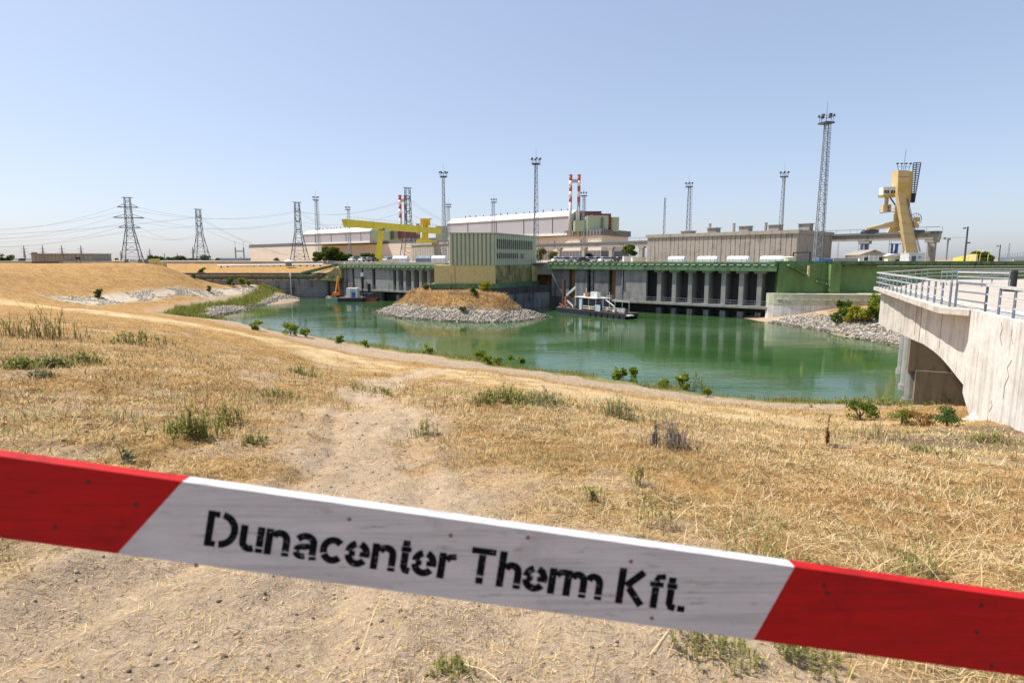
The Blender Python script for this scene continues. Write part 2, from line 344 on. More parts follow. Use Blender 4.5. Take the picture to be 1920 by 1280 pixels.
def masks(X, Y, Z):
    n1 = fbm(X / 1.3, Y / 1.3, 4, 20); n2 = fbm(X / 6, Y / 6, 3, 31)
    r = np.hypot(X, Y); n1 = n1 + 0
    sm = lambda d, w: np.clip(d / w, 0, 1)
    dirt = np.maximum(1 - sm(line_d(X, Y, TRACK) - 0.45 - 1.1 * np.exp(-(r / 5) ** 2) - 1.5 * n1, 1.3), 1 - sm(line_d(X, Y, TRACK2) - 0.4 - 1.6 * n1, 0.9))
    pat = np.clip((fbm(X / 1.3, Y / 1.3, 5, 71) - 0.14) / 0.25, 0, 1) * (r < 45) * 0.6; dirt = np.maximum(dirt, pat)
    bench = 1 - sm(line_d(X, Y, BENCH) - 2.6 - 1.2 * n2, 2.5); bench *= (r > 18) * np.clip(0.62 + 1.1 * n1, 0.15, 0.9)
    dI = poly_dist(X, Y, ISL)
    peb = np.maximum(sm(poly_dist(X, Y, PEB_L) + 0.6 + n1, 1.0), sm(poly_dist(X, Y, PEB_R) + 0.5 + n1 * 2, 1.5))
    peb = np.maximum(peb, np.where(dI > -6, sm(2.4 - Z + n1, 0.7), 0))
    rev = sm(poly_dist(X, Y, REVET) + 2 * n2, 2.0)
    brown = np.where((Z < 2.6) & (r < 330) & (X < 60), sm(2.9 - Z + 0.6 * n2, 1.0), 0)
    green = np.maximum(sm(poly_dist(X, Y, GREENP) + 1.2 + 2 * n2, 1.5), 0)
    green = np.maximum(green, np.where((Z < 0.55) & (Z > -0.4) & (peb < 0.2), 0.85, 0) * (r < 110))
    soil = sm(1.6 - np.hypot((X - 13.5) / 3.5, (Y - 15.5) / 3.0) + n1, 0.6) * 0.9
    return dirt, bench, peb, rev, brown, green, soil
DM = [m.ravel() for m in masks(GX, GY, GZ)]
def put_attr(me, name, a):
    q = me.attributes.new(name, 'FLOAT', 'POINT'); q.data.foreach_set('value', np.asarray(a, np.float32))
gm = np_mesh('ground', VG, FQ, smooth=True)
for nm, a in zip(('dirt', 'bench', 'peb', 'rev', 'brown', 'green', 'soil'), DM): put_attr(gm, nm, a)
m, n, l, b = newmat('ground_mat'); v = coords(n)
def at(name): q = n.new('ShaderNodeAttribute'); q.attribute_name = name; return q.outputs['Fac']
fine = noise(n, l, v, 14, 8, 0.75); mid = noise(n, l, v, 1.1, 6, 0.65); big = noise(n, l, v, 0.12, 4, 0.6)
straw = mix(n, l, mid, ramp(n, l, fine, (0.17, 0.11, 0.05), (0.52, 0.37, 0.17), 0.28, 0.66), ramp(n, l, fine, (0.25, 0.17, 0.075), (0.58, 0.43, 0.20), 0.3, 0.66))
straw = mix(n, l, ramp(n, l, big, (0, 0, 0), (0.45, 0.45, 0.45), 0.42, 0.62), straw, (0.33, 0.235, 0.125))
tex = ramp(n, l, noise(n, l, v, 2.6, 7, 0.75), (0.52, 0.47, 0.42), (1.12, 1.1, 1.08), 0.34, 0.60); tex2 = ramp(n, l, noise(n, l, v, 0.5, 6, 0.7, (1, 2.2, 1)), (0.72, 0.68, 0.62), (1.08, 1.06, 1.05), 0.36, 0.58)
straw = mix(n, l, 1.0, straw, (1.10, 0.98, 0.85), 'MULTIPLY')
straw = mix(n, l, 1.0, mix(n, l, 1.0, straw, tex, 'MULTIPLY'), tex2, 'MULTIPLY')
dirtc = ramp(n, l, fine, (0.36, 0.265, 0.175), (0.60, 0.455, 0.315), 0.3, 0.7)
benchc = ramp(n, l, noise(n, l, v, 3, 7, 0.7), (0.50, 0.37, 0.19), (0.66, 0.51, 0.29), 0.3, 0.7)
pebc = ramp(n, l, noise(n, l, v, 2.2, 5, 0.8), (0.20, 0.18, 0.155), (0.46, 0.43, 0.38), 0.35, 0.65)
browc = ramp(n, l, noise(n, l, v, 2.5, 6, 0.7), (0.30, 0.215, 0.145), (0.47, 0.36, 0.25), 0.3, 0.7)
greenc = ramp(n, l, noise(n, l, v, 3, 6, 0.7), (0.10, 0.12, 0.03), (0.26, 0.24, 0.075), 0.35, 0.65)
soilc = ramp(n, l, fine, (0.10, 0.072, 0.05), (0.26, 0.195, 0.14), 0.3, 0.7)
revc = ramp(n, l, noise(n, l, v, 1.5, 5, 0.7), (0.38, 0.30, 0.20), (0.55, 0.48, 0.38), 0.35, 0.6)
c = straw
for nm, cc in (('brown', browc), ('bench', benchc), ('rev', revc), ('green', greenc), ('peb', pebc), ('dirt', dirtc), ('soil', soilc)):
    c = mix(n, l, at(nm), c, cc)
l.new(c, b.inputs['Base Color']); b.inputs['Roughness'].default_value = 0.95; b.inputs['Specular IOR Level'].default_value = 0.1
bump(n, l, b, math_(n, l, 'ADD', fine, noise(n, l, v, 45, 4, 0.7)), 0.9, 0.04)
ground = link('ground', gm, m); tag(ground, kind='structure', label='dry straw coloured embankment ground running down to the water')

# ------------------------------------------------------------------ water
m, n, l, b = newmat('water_mat'); v = coords(n)
patch = noise(n, l, v, 0.055, 3, 0.5, (1, 1.6, 1))
l.new(ramp(n, l, patch, (0.030, 0.076, 0.020), (0.056, 0.112, 0.040), 0.35, 0.65), b.inputs['Base Color'])
b.inputs['IOR'].default_value = 1.33
rip = noise(n, l, v, 1.4, 3, 0.6, (0.7, 1.5, 1)); rip2 = noise(n, l, v, 0.35, 2, 0.5, (0.6, 1.6, 1))
zone = ramp(n, l, noise(n, l, v, 0.035, 2, 0.5, (0.6, 1.5, 1)), (0.10, 0.10, 0.10), (0.7, 0.7, 0.7), 0.45, 0.62)
hgt = math_(n, l, 'MULTIPLY', math_(n, l, 'ADD', rip, math_(n, l, 'MULTIPLY', rip2, 1.6)), zone)
bump(n, l, b, hgt, 0.5, 0.12); b.inputs['Roughness'].default_value = 0.04
wm = MB().add([(-110, 20, 0), (120, 20, 0), (120, 200, 0), (-110, 200, 0)], [(0, 1, 2, 3)])
wat = wm.build('water', m); tag(wat, kind='structure', label='still green water of the cooling channel')

# ------------------------------------------------------------------ the station yard behind the quay walls
yard = MB().prism([(-53, 188), (-18.5, 163), (-17, 150), (-3, 150), (4, 156), (11, 153), (54, 121), (420, 121), (900, 430), (-600, 430), (-66, 232)], 8, 11.15)
weathered('yard_mat', (0.36, 0.32, 0.25), (0.22, 0.19, 0.14), 0.4, 0.1, 0.5)
yo = yard.build('station_yard', 'yard_mat'); tag(yo, kind='structure', label='flat concrete yard behind the quay walls')
# ================================================================== quay walls of the pump station
def V2(a, b): return (Vector(b) - Vector(a)).normalized()
QA, QB = Vector((9.4, 149.7, 0)), Vector((52.4, 116.75, 0))          # right pump bay front
LA, LB = Vector((-53.0, 182.5, 0)), Vector((-18.5, 158.4, 0))         # left pump bay front
def bay_front(base, A, B, label, zt, zb, zl, panels, pillars, beam_mat, ledge_from, dashes):
    d = V2(A, B); nin = Vector((-d.y, d.x, 0)); rz = math.atan2(d.y, d.x); L = (B - A).length
    t = thing('quay_wall', A, label, 'quay')
    def at_(s, inn, z): return A + d * s + nin * inn + Vector((0, 0, z))
    def span(x0, x1): return [(onplane(x, 540, A, B) - A).dot(d) for x in (x0, x1)]
    MB().box(at_(L / 2, 4.4, 3.4), (L, 1.2, 13.6), rz).build('back_wall', 'concrete_dark', t)  # near-black colour carries the deep shade of the bays
    bm = MB().box(at_(L / 2, 1.6, (zt + zb) / 2), (L, 4.4, zt - zb), rz).build('top_beam', beam_mat, t)
    MB().box(at_(L / 2, -0.62, zt - 0.22), (L, 0.16, 0.42), rz).build('guard_strip', beam_mat, bm)
    for i in range(dashes):
        s0 = L * (i + 0.12) / dashes; MB().box(at_(s0 + L / dashes * 0.38, -0.64, zt - 0.62), (L / dashes * random.uniform(0.45, 0.78), 0.12, 0.16), rz).build('gap_light_strip', 'gap_light_pale', bm)  # solid pale bars painted as light showing through gaps under the guard
    for x0, x1, mt, inn in panels:
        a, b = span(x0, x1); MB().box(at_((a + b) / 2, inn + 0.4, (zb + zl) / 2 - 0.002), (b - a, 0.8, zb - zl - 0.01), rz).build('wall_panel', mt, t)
    for x0, x1 in pillars:
        a, b = span(x0, x1); w = b - a
        p = MB().box(at_((a + b) / 2, 1.85, (zb + zl) / 2), (w * 0.62, 3.4, zb - zl - 0.02), rz)
        po = p.build('pillar', 'concrete_grey', t)
        MB().box(at_((a + b) / 2, 1.0, zb - 0.24), (w * 1.5, 2.0, 0.44), rz).build('bracket', 'concrete_grey', po)
        MB().box(at_((a + b) / 2, 1.7, -0.62), (w * 0.75, 3.0, (zl - 0.45) * 2 - 0.5), rz).build('footing', 'concrete_stained', t)
    sl0 = span(ledge_from, ledge_from + 1)[0]
    MB().box(at_((sl0 + L) / 2, 0.9, zl - 0.26), (L - sl0, 3.4, 0.5), rz).build('ledge', 'concrete_grey', t)
    for z in (0.5, 1.0):
        MB().bar(at_(sl0, -0.6, zl + z), at_(L, -0.6, zl + z), 0.07).build('handrail', 'steel_grey', t)
    k = 0
    while sl0 + 2.4 * k < L:
        MB().bar(at_(sl0 + 2.4 * k, -0.6, zl - 0.05), at_(sl0 + 2.4 * k, -0.6, zl + 1.0), 0.06).build('rail_post', 'steel_grey', t); k += 1
    return t, at_, span, rz
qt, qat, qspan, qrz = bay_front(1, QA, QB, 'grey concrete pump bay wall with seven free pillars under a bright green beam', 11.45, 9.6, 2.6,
    [(1032, 1064, 'concrete_stained', 0.6), (1065, 1076.5, 'rust_wall', 1.6), (1077, 1100, 'concrete_stained', 0.2), (1113, 1140, 'concrete_stained', 0.2), (1140.5, 1152, 'rust_wall', 1.6), (1153, 1166, 'concrete_stained', 0.3), (1169, 1211, 'concrete_grey', 0.1)],
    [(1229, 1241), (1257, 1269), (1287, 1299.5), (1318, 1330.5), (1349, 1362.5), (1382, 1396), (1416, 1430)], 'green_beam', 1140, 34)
for z in np.arange(2.6, 9.4, 0.55):
    a = (sum(qspan(1104, 1109)) / 2); MB().box(qat(a, 0.9, z), (0.62, 0.16, 0.22), qrz).build('ladder_rung', 'off_white', qt)
for x in (1103, 1110.5): a = qspan(x, x)[0]; MB().box(qat(a, 1.0, 5.8), (0.12, 0.2, 7.4), qrz).build('ladder_stile', 'steel_dark', qt)
a = qspan(1167, 1167)[0]; MB().tube([qat(a, -0.1, 9.6), qat(a, -0.1, 5.5)], 0.14).build('down_pipe', 'concrete_grey', qt)
MB().box(qat(qspan(1030, 1140)[0] + 6, 1.4, 1.0), (12, 2.4, 3.0), qrz).build('low_sill', 'concrete_dark', qt)
lt, lat_, lspan, lrz = bay_front(2, LA, LB, 'distant pump bay wall of broad grey panels beside the moored work pontoon', 10.5, 9.3, 3.2,
    [(641, 647, 'concrete_stained', 0.8), (651, 660, 'concrete_stained', 0.3), (665, 679, 'concrete_grey', 0.1), (682, 698, 'concrete_grey', 0.1), (704, 737, 'concrete_grey', 0.1)],
    [(741, 748), (754.5, 762), (769, 776.5), (784, 791.5), (799, 806)], 'green_beam', 668, 22)
MB().box(lat_(8.5, 1.6, 1.2), (17, 1.0, 4.0), lrz).build('lower_wall', 'concrete_stained', lt)

# left flood wall with its ramp
fw = thing('flood_wall', (-84, 186.2, 0), 'low dark concrete flood wall with olive band beyond the moored pontoon', 'wall')
MB().box((-84, 187.2, 2.1), (62, 2.4, 7.2)).build('wall_face', 'concrete_stained', fw)
for i in range(6): MB().box((-84, 185.97, 0.35 + i * 0.8), (61.6, 0.06, 0.06)).build('pour_line', 'concrete_dark', fw)
MB().box((-84, 187.1, 5.95), (62.2, 2.9, 0.5)).build('dark_coping', 'concrete_dark', fw)
MB().box((-84, 187.6, 6.55), (62, 2.0, 0.75)).build('olive_band', 'olive_wall', fw)
MB().box((-87, 187.3, 7.4), (56, 2.6, 0.62)).build('top_guard', 'concrete_dark', fw)
for i in range(20):
    MB().box((-113 + i * 2.7, 185.98, 7.0), (2.0, 0.1, 0.14)).build('gap_light_strip', 'gap_light_pale', fw)  # pale bar in place of light seen through the guard gap
    MB().box((-109 + i * 2.7, 185.62, 5.6), (2.0, 0.1, 0.14)).build('gap_light_strip', 'gap_light_pale', fw)  # same painted gap light below the olive band
a, b = W(568, 512, 186.5), W(632, 496.5, 184)
MB().bar(a, b, 2.0, 0.7).build('ramp_guard', 'green_beam', fw)
MB().bar(a + Vector((2, -1.2, -0.75)), b + Vector((0, -1.2, -0.75)), 0.3, 0.16).build('ramp_gap_light', 'gap_light_pale', fw)  # pale bar imitating light through the gap below the ramp guard
MB().bar(W(597, 522, 185), W(636, 504, 183.4), 0.6, 0.8).build('stair_flight', 'concrete_dark', fw)
MB().prism([(-63, 186), (-53.2, 181.8), (-53.0, 190), (-63, 190)], 5.4, 6.2).slab([W(603, 521, 184.6), W(640, 521, 182.2), W(640, 502, 182.2), W(628, 502, 183)], (0.8, 1.8, 0)).build('ramp_cheek', 'olive_wall', fw)
for x, y0, y1 in ((546, 512, 553),):
    g = thing('gauge_board', G(x, 557, 0), 'slim pale water gauge post fixed to the flood wall', 'gauge')
    p = W(x, y1, 185.2); MB().box((p.x, 185.3, (W(x, y0, 185).z + p.z) / 2), (0.28, 0.1, W(x, y0, 185).z - p.z)).build('staff', 'steel_light', g)
    MB().box((p.x, 185.1, 7.2), (0.6, 0.1, 1.1)).build('plate', 'white_paint', g)
for x, Y, y0, y1, lb in ((618, 184.3, 524, 558, 'dark mooring pile with white top plate beside the flood wall'), (680.5, 176.0, 518, 552, 'dark mooring pile with white top plate in front of the pump bays')):
    p = W(x, y1, Y); q = W(x, y0, Y); g = thing('mooring_pile', (p.x, Y, 0), lb, 'pile')
    MB().tube([(p.x, Y, -2.5), (p.x, Y, q.z)], 0.38, 10).build('pile', 'black', g); MB().box((p.x, Y - 0.3, q.z + 0.5), (0.85, 0.3, 1.15)).build('plate', 'white_paint', g)

# ------------------------------------------------------------------ green clad building on its yellow base
gb = thing('control_building', (-10, 145, 0), 'green ribbed metal building on a yellow concrete base above the islet', 'building')
C0, C1, C2 = Vector((-14.4, 136, 0)), Vector((-3.9, 136, 0)), Vector((6.4, 156.6, 0))
dR = V2(C1, C2); nR = Vector((dR.y, -dR.x, 0)); C3 = C0 + dR * 21
ZB, ZT = 10.62, 17.92
MB().prism([C0 + Vector((0.1, 0.15, 0)), C1 + Vector((-0.2, 0.15, 0)), C2 - nR * 0.2, C3], ZB, ZT - 0.1).build('wall_core', 'cladding_deep', gb)
nw = 11
fm = None
for i in range(nw):
    s0 = C0 + (C1 - C0) * (i / nw); w = 10.5 / nw
    MB().slab([s0 + Vector((0.0, 0.16, ZB)), s0 + Vector((0.14, -0.22, ZB)), s0 + Vector((w - 0.30, -0.22, ZB)), s0 + Vector((w - 0.10, 0.16, ZB))], (0, 0, ZT - ZB - 0.15)).build('cladding_rib', 'cladding', gb)
LR = (C2 - C1).length; nw = 22
for i in range(nw):
    s0 = C1 + dR * (LR * i / nw); w = LR / nw
    q = [s0, s0 + dR * 0.15 + nR * 0.25, s0 + dR * (w - 0.35) + nR * 0.25, s0 + dR * (w - 0.2)]
    MB().slab([p - nR * 0.1 + Vector((0, 0, ZB)) for p in q], (0, 0, ZT - ZB - 0.15)).build('cladding_rib', 'cladding', gb)
for row, (z0, z1, k0, k1) in enumerate(((14.4, 16.6, 0, 19), (12.2, 13.4, 0, 14))):
    for i in range(k0, k1):
        if (row == 1 and i % 3 == 2 and i > 9): continue
        s0 = C1 + dR * (LR * (i + 0.93) / nw); MB().box(s0 + nR * 0.12 + Vector((0, 0, (z0 + z1) / 2)), (0.36, 0.3, z1 - z0), math.atan2(dR.y, dR.x)).build('window', 'glass_dark', gb)
MB().prism([C0 + Vector((-0.25, -0.3, 0)), C1 + Vector((0.25, -0.3, 0)), C2 + nR * 0.3, C3], ZT - 0.12, ZT + 0.1).build('roof_edge', 'cladding', gb)
B0, B1, B2 = Vector((-17.9, 135.9, 0)), Vector((-3.8, 135.9, 0)), Vector((5.2, 153.2, 0)); B3 = B0 + dR * 20
base = MB().prism([B0, B1, B1 + dR * 0.02, B3], 6.4, ZB - 0.02)
MB().prism([B0, B1, B1 - Vector((0.02, -8, 0)), B0 + Vector((0, 8, 0))], 6.4, ZB - 0.02).build('base_front', 'yellow_wall', gb)
MB().prism([B1 + Vector((0.02, 0.3, 0)), B2, B2 - nR * 9, B1 - nR * 6 + dR * 3], 6.4, ZB - 0.03).build('base_side', 'yellow_stained_shaded', gb)  # stained side, coloured darker than the front to look shaded
MB().prism([B2 + nR * 0.2, B2 + nR * 0.5 + dR * 2.2, B2 - nR * 4 + dR * 2.2, B2 - nR * 4], 6.4, ZB - 0.1).build('base_pier', 'yellow_wall', gb)
MB().box((B0.x + 4.8, 135.88, 8.5), (0.06, 0.08, 4.1)).build('joint', 'joint_dark', gb)
MB().prism([B0 + Vector((-1, -0.7, 0)), B1 + Vector((0.7, -0.7, 0)), B2 + nR * 1.0 + dR * 3, B2 - nR * 8 + dR * 3, B0 + Vector((-1, 14, 0))], 5.4, 6.38).build('green_ledge', 'green_beam', gb)
for i in range(24):
    s0 = B1 + dR * (0.4 + i * 0.8) + nR * 0.55; MB().box(s0 + Vector((0, 0, 4.5)), (0.45, 0.4, 1.8), math.atan2(dR.y, dR.x)).build('ledge_post', 'concrete_stained', gb)
arc = [(-18.9, 135.1), (-3.2, 135.0), (-1.5, 137.5), (1.5, 143), (4.2, 147.2), (6.5, 149.2), (9.6, 150.2), (9.0, 158), (-18, 158)]
MB().prism(arc, -3, 3.65).build('curved_foundation', 'concrete_stained', gb)
MB().prism([(p[0] * 0.985, p[1] + 0.3) for p in arc], 3.6, 5.42).build('ledge_wall', 'concrete_dark', gb)
q = B2 + dR * 2 + nR * 0.4
MB().box(q + Vector((0, 0, 10.75)), (3.2, 3, 0.16), 0.4).bar(q + Vector((-1.4, -1.3, 10.8)), q + Vector((-1.4, -1.3, 11.8)), 0.06).bar(q + Vector((1.4, -1.3, 10.8)), q + Vector((1.4, -1.3, 11.8)), 0.06).bar(q + Vector((-1.4, -1.3, 11.8)), q + Vector((1.4, -1.3, 11.8)), 0.06).build('balcony', 'steel_dark', gb)

# ------------------------------------------------------------------ right green retaining wall with curved lower apron
gw = thing('retaining_wall', (60, 117, 0), 'tall green painted retaining wall with zigzag stair and pale curved apron', 'wall')
MB().prism([(52.6, 116.6), (64.5, 116.2), (64.5, 121), (54, 122)], 5.3, 11.1).build('corner_block', 'green_paint', gw)
MB().prism([(64.5, 117.6), (210, 117.6), (210, 121), (64.5, 121)], 4.2, 11.1).build('wall_face', 'green_paint', gw)
p0 = W(1515, 520, 116); MB().box((63.2, 115.9, 8.2), (2.0, 1.4, 5.6)).build('buttress', 'green_paint', gw)
MB().box((131, 118.6, 11.25), (158, 2.6, 0.75)).build('parapet', 'green_beam', gw)
MB().box((137, 117.2, 10.72), (145, 0.5, 0.1)).build('shadow_gap', 'joint_dark', gw)
for i in range(46):
    MB().box((66.5 + i * 1.62, 117.25, 10.66), (1.3 + 0.12 * (i % 3), 0.8, 0.13)).build('gap_light_strip', 'gap_light_pale' if i > 3 else 'rust', gw)  # bar colours imitate light coming through the gap below the parapet
ap = []
for k in range(13):
    an = math.pi / 2 * k / 12; ap.append((78 - 27.2 * math.cos(an), 117.4 - 6.2 * math.sin(an)))
MB().prism(ap + [(95.4, 111.2), (95.4, 117.5), (51.5, 117.5)], -3, 3.2).build('apron_foot', 'concrete_lime', gw)  # paler concrete brightens the foot as if sunlit
MB().prism([(x, y - 0.05) for x, y in ap] + [(95.4, 111.2), (95.4, 117.5), (51.5, 117.5)], 3.2, 5.35).build('apron_band', 'green_pale', gw)
for k in range(11):
    t = (k + 3.0) / 15; t2 = (k + 3.72) / 15
    f = lambda t: Vector((78 - 27.25 * math.cos(t * math.pi / 2), 117.35 - 6.35 * math.sin(t * math.pi / 2), 4.35 - 0.15 * t))
    MB().bar(f(t), f(t2), 0.1, 0.2).build('gap_light_strip', 'gap_light_pale', gw)  # pale bars drawn like light in a row of slots
for a, b in (((1478, 497), (1514, 517)), ((1530, 527), (1543, 531)), ((1547, 531), (1560, 544))):
    p, q = W(*a, 116.0), W(*b, 116.0)
    MB().bar(p, q, 1.1, 0.22).build('stair_flight', 'green_beam', gw)
    MB().bar(p + Vector((0, -0.5, 0.95)), q + Vector((0, -0.5, 0.95)), 0.09).build('stair_rail', 'green_beam', gw)
p = W(1516, 508, 115.6); MB().box(p, (0.35, 0.35, 2.1)).build('stair_post', 'yellow_wall', gw)

# ================================================================== concrete bridge head on the right
BA, BB = Vector((16.57, 18.89, 0)), Vector((26.99, 42.86, 0))
bd = V2(BA, BB); bn = Vector((-bd.y, bd.x, 0)); bn = bn if bn.x < 0 else -bn      # outward: to the channel
BA0 = BA - bd * 9
br = thing('concrete_bridge', BA, 'weathered concrete arched bridge abutment with blue grey railing above the channel', 'bridge')
ZD = 10.0
lowc = [(1661, 614), (1686, 624), (1712, 636), (1732, 645), (1750, 657), (1766, 671), (1780, 687), (1798, 710), (1817, 733), (1834, 756), (1850, 778), (1866, 800)]
pl = [onplane(x, y, BA, BB) for x, y in lowc]
J1, J2 = onplane(1732, 560, BA, BB), onplane(1826, 640, BA, BB)          # joints
def along(p): return (Vector((p.x, p.y, 0)) - BA).dot(bd)
sJ1, sJ2 = along(J1), along(J2)
prof = sorted([(along(p), p.z) for p in pl]); zat = lambda s: float(np.interp(s, [q[0] for q in prof], [q[1] for q in prof]))
def wallpart(name, s0, s1, mat, proud, ztop, thick=1.2, n=14):
    bot = [(s0 + (s1 - s0) * i / n, zat(s0 + (s1 - s0) * i / n)) for i in range(n + 1)]
    mb = MB(); front = [BA + bd * s + bn * proud for s, z in bot]
    vs = []
    for (s, z), f in zip(bot, front):
        vs += [f + Vector((0, 0, z)), f + Vector((0, 0, ztop)), f - bn * thick + Vector((0, 0, z)), f - bn * thick + Vector((0, 0, ztop))]
    fs = []
    for i in range(n):
        a, b = i * 4, i * 4 + 4; fs += [(a, b, b + 1, a + 1), (a + 3, b + 3, b + 2, a + 2), (a + 2, b + 2, b, a), (a + 1, b + 1, b + 3, a + 3)]
    e = n * 4; fs += [(0, 1, 3, 2), (e + 2, e + 3, e + 1, e)]
    return mb.add(vs, fs).build(name, mat, br)
wallpart('wall_panel', sJ1 + 0.02, 26.2, 'concrete_pale', 0.05, ZD - 0.25)
wallpart('wall_panel', sJ2 + 0.02, sJ1 - 0.02, 'concrete_lime', 0.02, ZD - 0.25, n=24)
MB().slab([BA + bd * (sJ2 - 0.03) + bn * 0.2 + Vector((0, 0, zat(sJ2) - 0.1)), BA + bd * (sJ2 - 0.03) + bn * 0.2 + Vector((0, 0, ZD + 0.02)), BA0 + bn * 0.2 + Vector((0, 0, ZD + 0.02)), BA0 + bn * 0.2 + Vector((0, 0, 5.0)), BA + bd * 1.2 + bn * 0.2 + Vector((0, 0, 4.6))], -bn * 1.6).build('end_block', 'concrete_lime', br)
for s in (14.6, 9.5):
    z0 = zat(s) + 0.3 if s > 4 else 6.0
    MB().slab([BA + bd * s + bn * (0.06 if s > sJ1 else 0.03 if s > sJ2 else 0.21) + Vector((0, 0, z)) for z in (z0, ZD - 0.3)] + [BA + bd * (s + 0.035) + bn * (0.06 if s > sJ1 else 0.03 if s > sJ2 else 0.21) + Vector((0, 0, z)) for z in (ZD - 0.3, z0)], bn * 0.006).build('shutter_joint', 'concrete_brown', br)
for cr in ([(1891, 604), (1893, 618), (1889, 630), (1892, 648)], [(1913, 618), (1911, 632), (1914, 646)], [(1912, 676), (1903, 690), (1906, 706), (1898, 724), (1896, 748)], [(1868, 772), (1874, 762), (1872, 752)]):
    q_ = [onplane(x, y, BA, BB) + bn * 0.205 for x, y in cr]; ck = MB()
    for a, b in zip(q_[:-1], q_[1:]): ck.bar(a, b, 0.012, 0.016)
    ck.build('crack', 'concrete_shade_and_crack', br)
# cantilevered edge slab, deeper towards the joint, with a ragged edge
pts_o = []; nn = 30
for i in range(nn + 1):
    s = sJ2 + 0.9 + (26.6 - sJ2 - 0.9) * i / nn; t = i / nn
    pts_o.append(BA + bd * s + bn * (1.05 - 0.55 * t + random.uniform(-0.035, 0.035)))
MB().slab([p + Vector((0, 0, ZD - 0.24)) for p in pts_o] + [BA + bd * 26.6 - bn * 1.0 + Vector((0, 0, ZD - 0.24)), BA + bd * (sJ2 + 0.05) - bn * 1.0 + Vector((0, 0, ZD - 0.24)), BA + bd * (sJ2 + 0.05) + bn * 0.25 + Vector((0, 0, ZD - 0.24))], (0, 0, 0.24)).build('edge_slab', 'concrete_pale', br)
weathered('deck_mat', (0.46, 0.40, 0.33), (0.27, 0.225, 0.18), 0.4, 0.3, 3)
E1, E2 = BA + bd * 26.6, Vector((42, 58.8, 0))
MB().prism([BA0 - bn * 1.2, BA + bd * 26.6 - bn * 0.9, E2, Vector((110, 74, 0)), Vector((110, -10, 0)), BA0 + Vector((6, -6, 0))], ZD - 0.8, ZD - 0.012).build('deck', 'deck_mat', br)
cw0, cw1 = BA + bd * 25.0 - bn * 1.6, BA + bd * 25.0 - bn * 40
MB().bar(Vector((32.5, 47.5, 4.4)), Vector((62, 34, 4.4)), 1.0, 2.8).build('cross_beam', 'concrete_shade_and_crack', br)  # shade below the deck is in this colour
MB().bar(Vector((32.8, 46.9, 1.0)), Vector((62, 33.6, 1.0)), 0.7, 4.2).build('back_wall', 'concrete_shade_and_crack', br)
for x, y, w in ((1691, 700, 0.5), (1698, 730, 0.52), (1706, 757, 0.52)):
    p = G(x, y, 0.0); MB().tube([(p.x, p.y, -2), (p.x, p.y, 0.6), (p.x, p.y, 8.8)], w * 1.02, 14, w * 0.9).build('pier', 'concrete_grey', br)
    MB().tube([(p.x, p.y, -1), (p.x, p.y, 0.5)], w * 1.2, 14).build('pier_collar', 'concrete_grey', br)
p = G(1706, 757, 0.0); MB().slab([(p.x - 0.3, p.y - 0.2, 7.4), (p.x + 0.7, p.y - 0.7, 7.4), (p.x + 0.5, p.y - 0.5, 3.4)], (0.5, 1.2, 0)).build('haunch', 'concrete_pale', br)
p = onplane(1817, 792, BA, BB) - bn * 1.6; MB().box((p.x, p.y, 6.6), (0.32, 0.32, 5.6), 0.4).build('prop_post', 'concrete_pale', br)
# railing: posts and three rails along the edge, then round the corner and back
rl = MB().bar(BA0 + bn * 0.0 + Vector((0, 0, ZD + 1.02)), BA + bd * (sJ2 - 0.9) + Vector((0, 0, ZD + 1.02)), 0.12, 0.10).build('railing', 'rail_paint', br)
def rail_run(P, Q, n, mp='rail_blue', mr='rail_paint', top=True):
    for i in range(n + 1):
        p = lerp(P, Q, i / n); MB().box((p.x, p.y, ZD + 0.5), (0.062, 0.062, 1.02), 0.4).build('post', mp, rl)
    for z, w in ((1.03, 0.10), (0.68, 0.048), (0.34, 0.048)):
        if z > 1 and not top: continue
        MB().bar(Vector((P.x, P.y, ZD + z)), Vector((Q.x, Q.y, ZD + z)), w, 0.09 if z > 1 else 0.055).build('rail', mr, rl)
inset = lambda s, o: BA + bd * s + bn * o
rail_run(BA0, inset(sJ2 - 0.9, 0.0), 9, top=False)
rail_run(inset(sJ2 - 0.9, 0.0), inset(sJ2 + 1.6, 0.35), 1, 'rail_blue', 'rail_blue')
rail_run(inset(sJ2 + 1.6, 0.55), inset(26.4, 0.35), 15)
rail_run(inset(26.4, 0.35), E2 + Vector((-0.3, -0.3, 0)), 8)
rail_run(E2 + Vector((-0.3, -0.3, 0)), Vector((100, 71, 0)), 20)
rail_run(Vector((33.5, 46, 0)), Vector((37, 49, 0)), 3); rail_run(Vector((37, 49, 0)), Vector((80, 52, 0)), 14)
rail_run(Vector((35, 41.5, 0)), Vector((34, 45, 0)), 2)
bl = MB().box((31.5, 37.0, ZD + 0.06), (0.7, 0.7, 0.12)).box((31.5, 37, ZD + 0.65), (0.24, 0.24, 1.3)).build('bollard', 'black'); tag(bl, 'black steel bollard standing on the bridge deck near its far corner', 'bollard')
bl2 = MB().box((25.0, 24.6, ZD + 0.06), (0.6, 0.6, 0.12)).box((25.0, 24.6, ZD + 0.5), (0.2, 0.2, 1.0)).build('bollard', 'black'); tag(bl2, 'short black bollard on the deck behind the near railing bend', 'bollard')
pt = MB().box((52, 43, ZD + 0.35), (22, 2.6, 0.7), 0.25).build('hatch_cover', 'joint_dark'); tag(pt, 'long low dark hatch lying across the bridge deck', 'hatch')
# fallen slab at the foot of the arch
p = TERR(1843, 788); fsb = MB().bar(p + Vector((-0.5, 0.0, -0.1)), p + Vector((0.9, 0.5, 0.45)), 0.5, 0.16).build('broken_slab', 'concrete_pale'); tag(fsb, 'broken concrete slab leaning at the foot of the arch', 'slab')
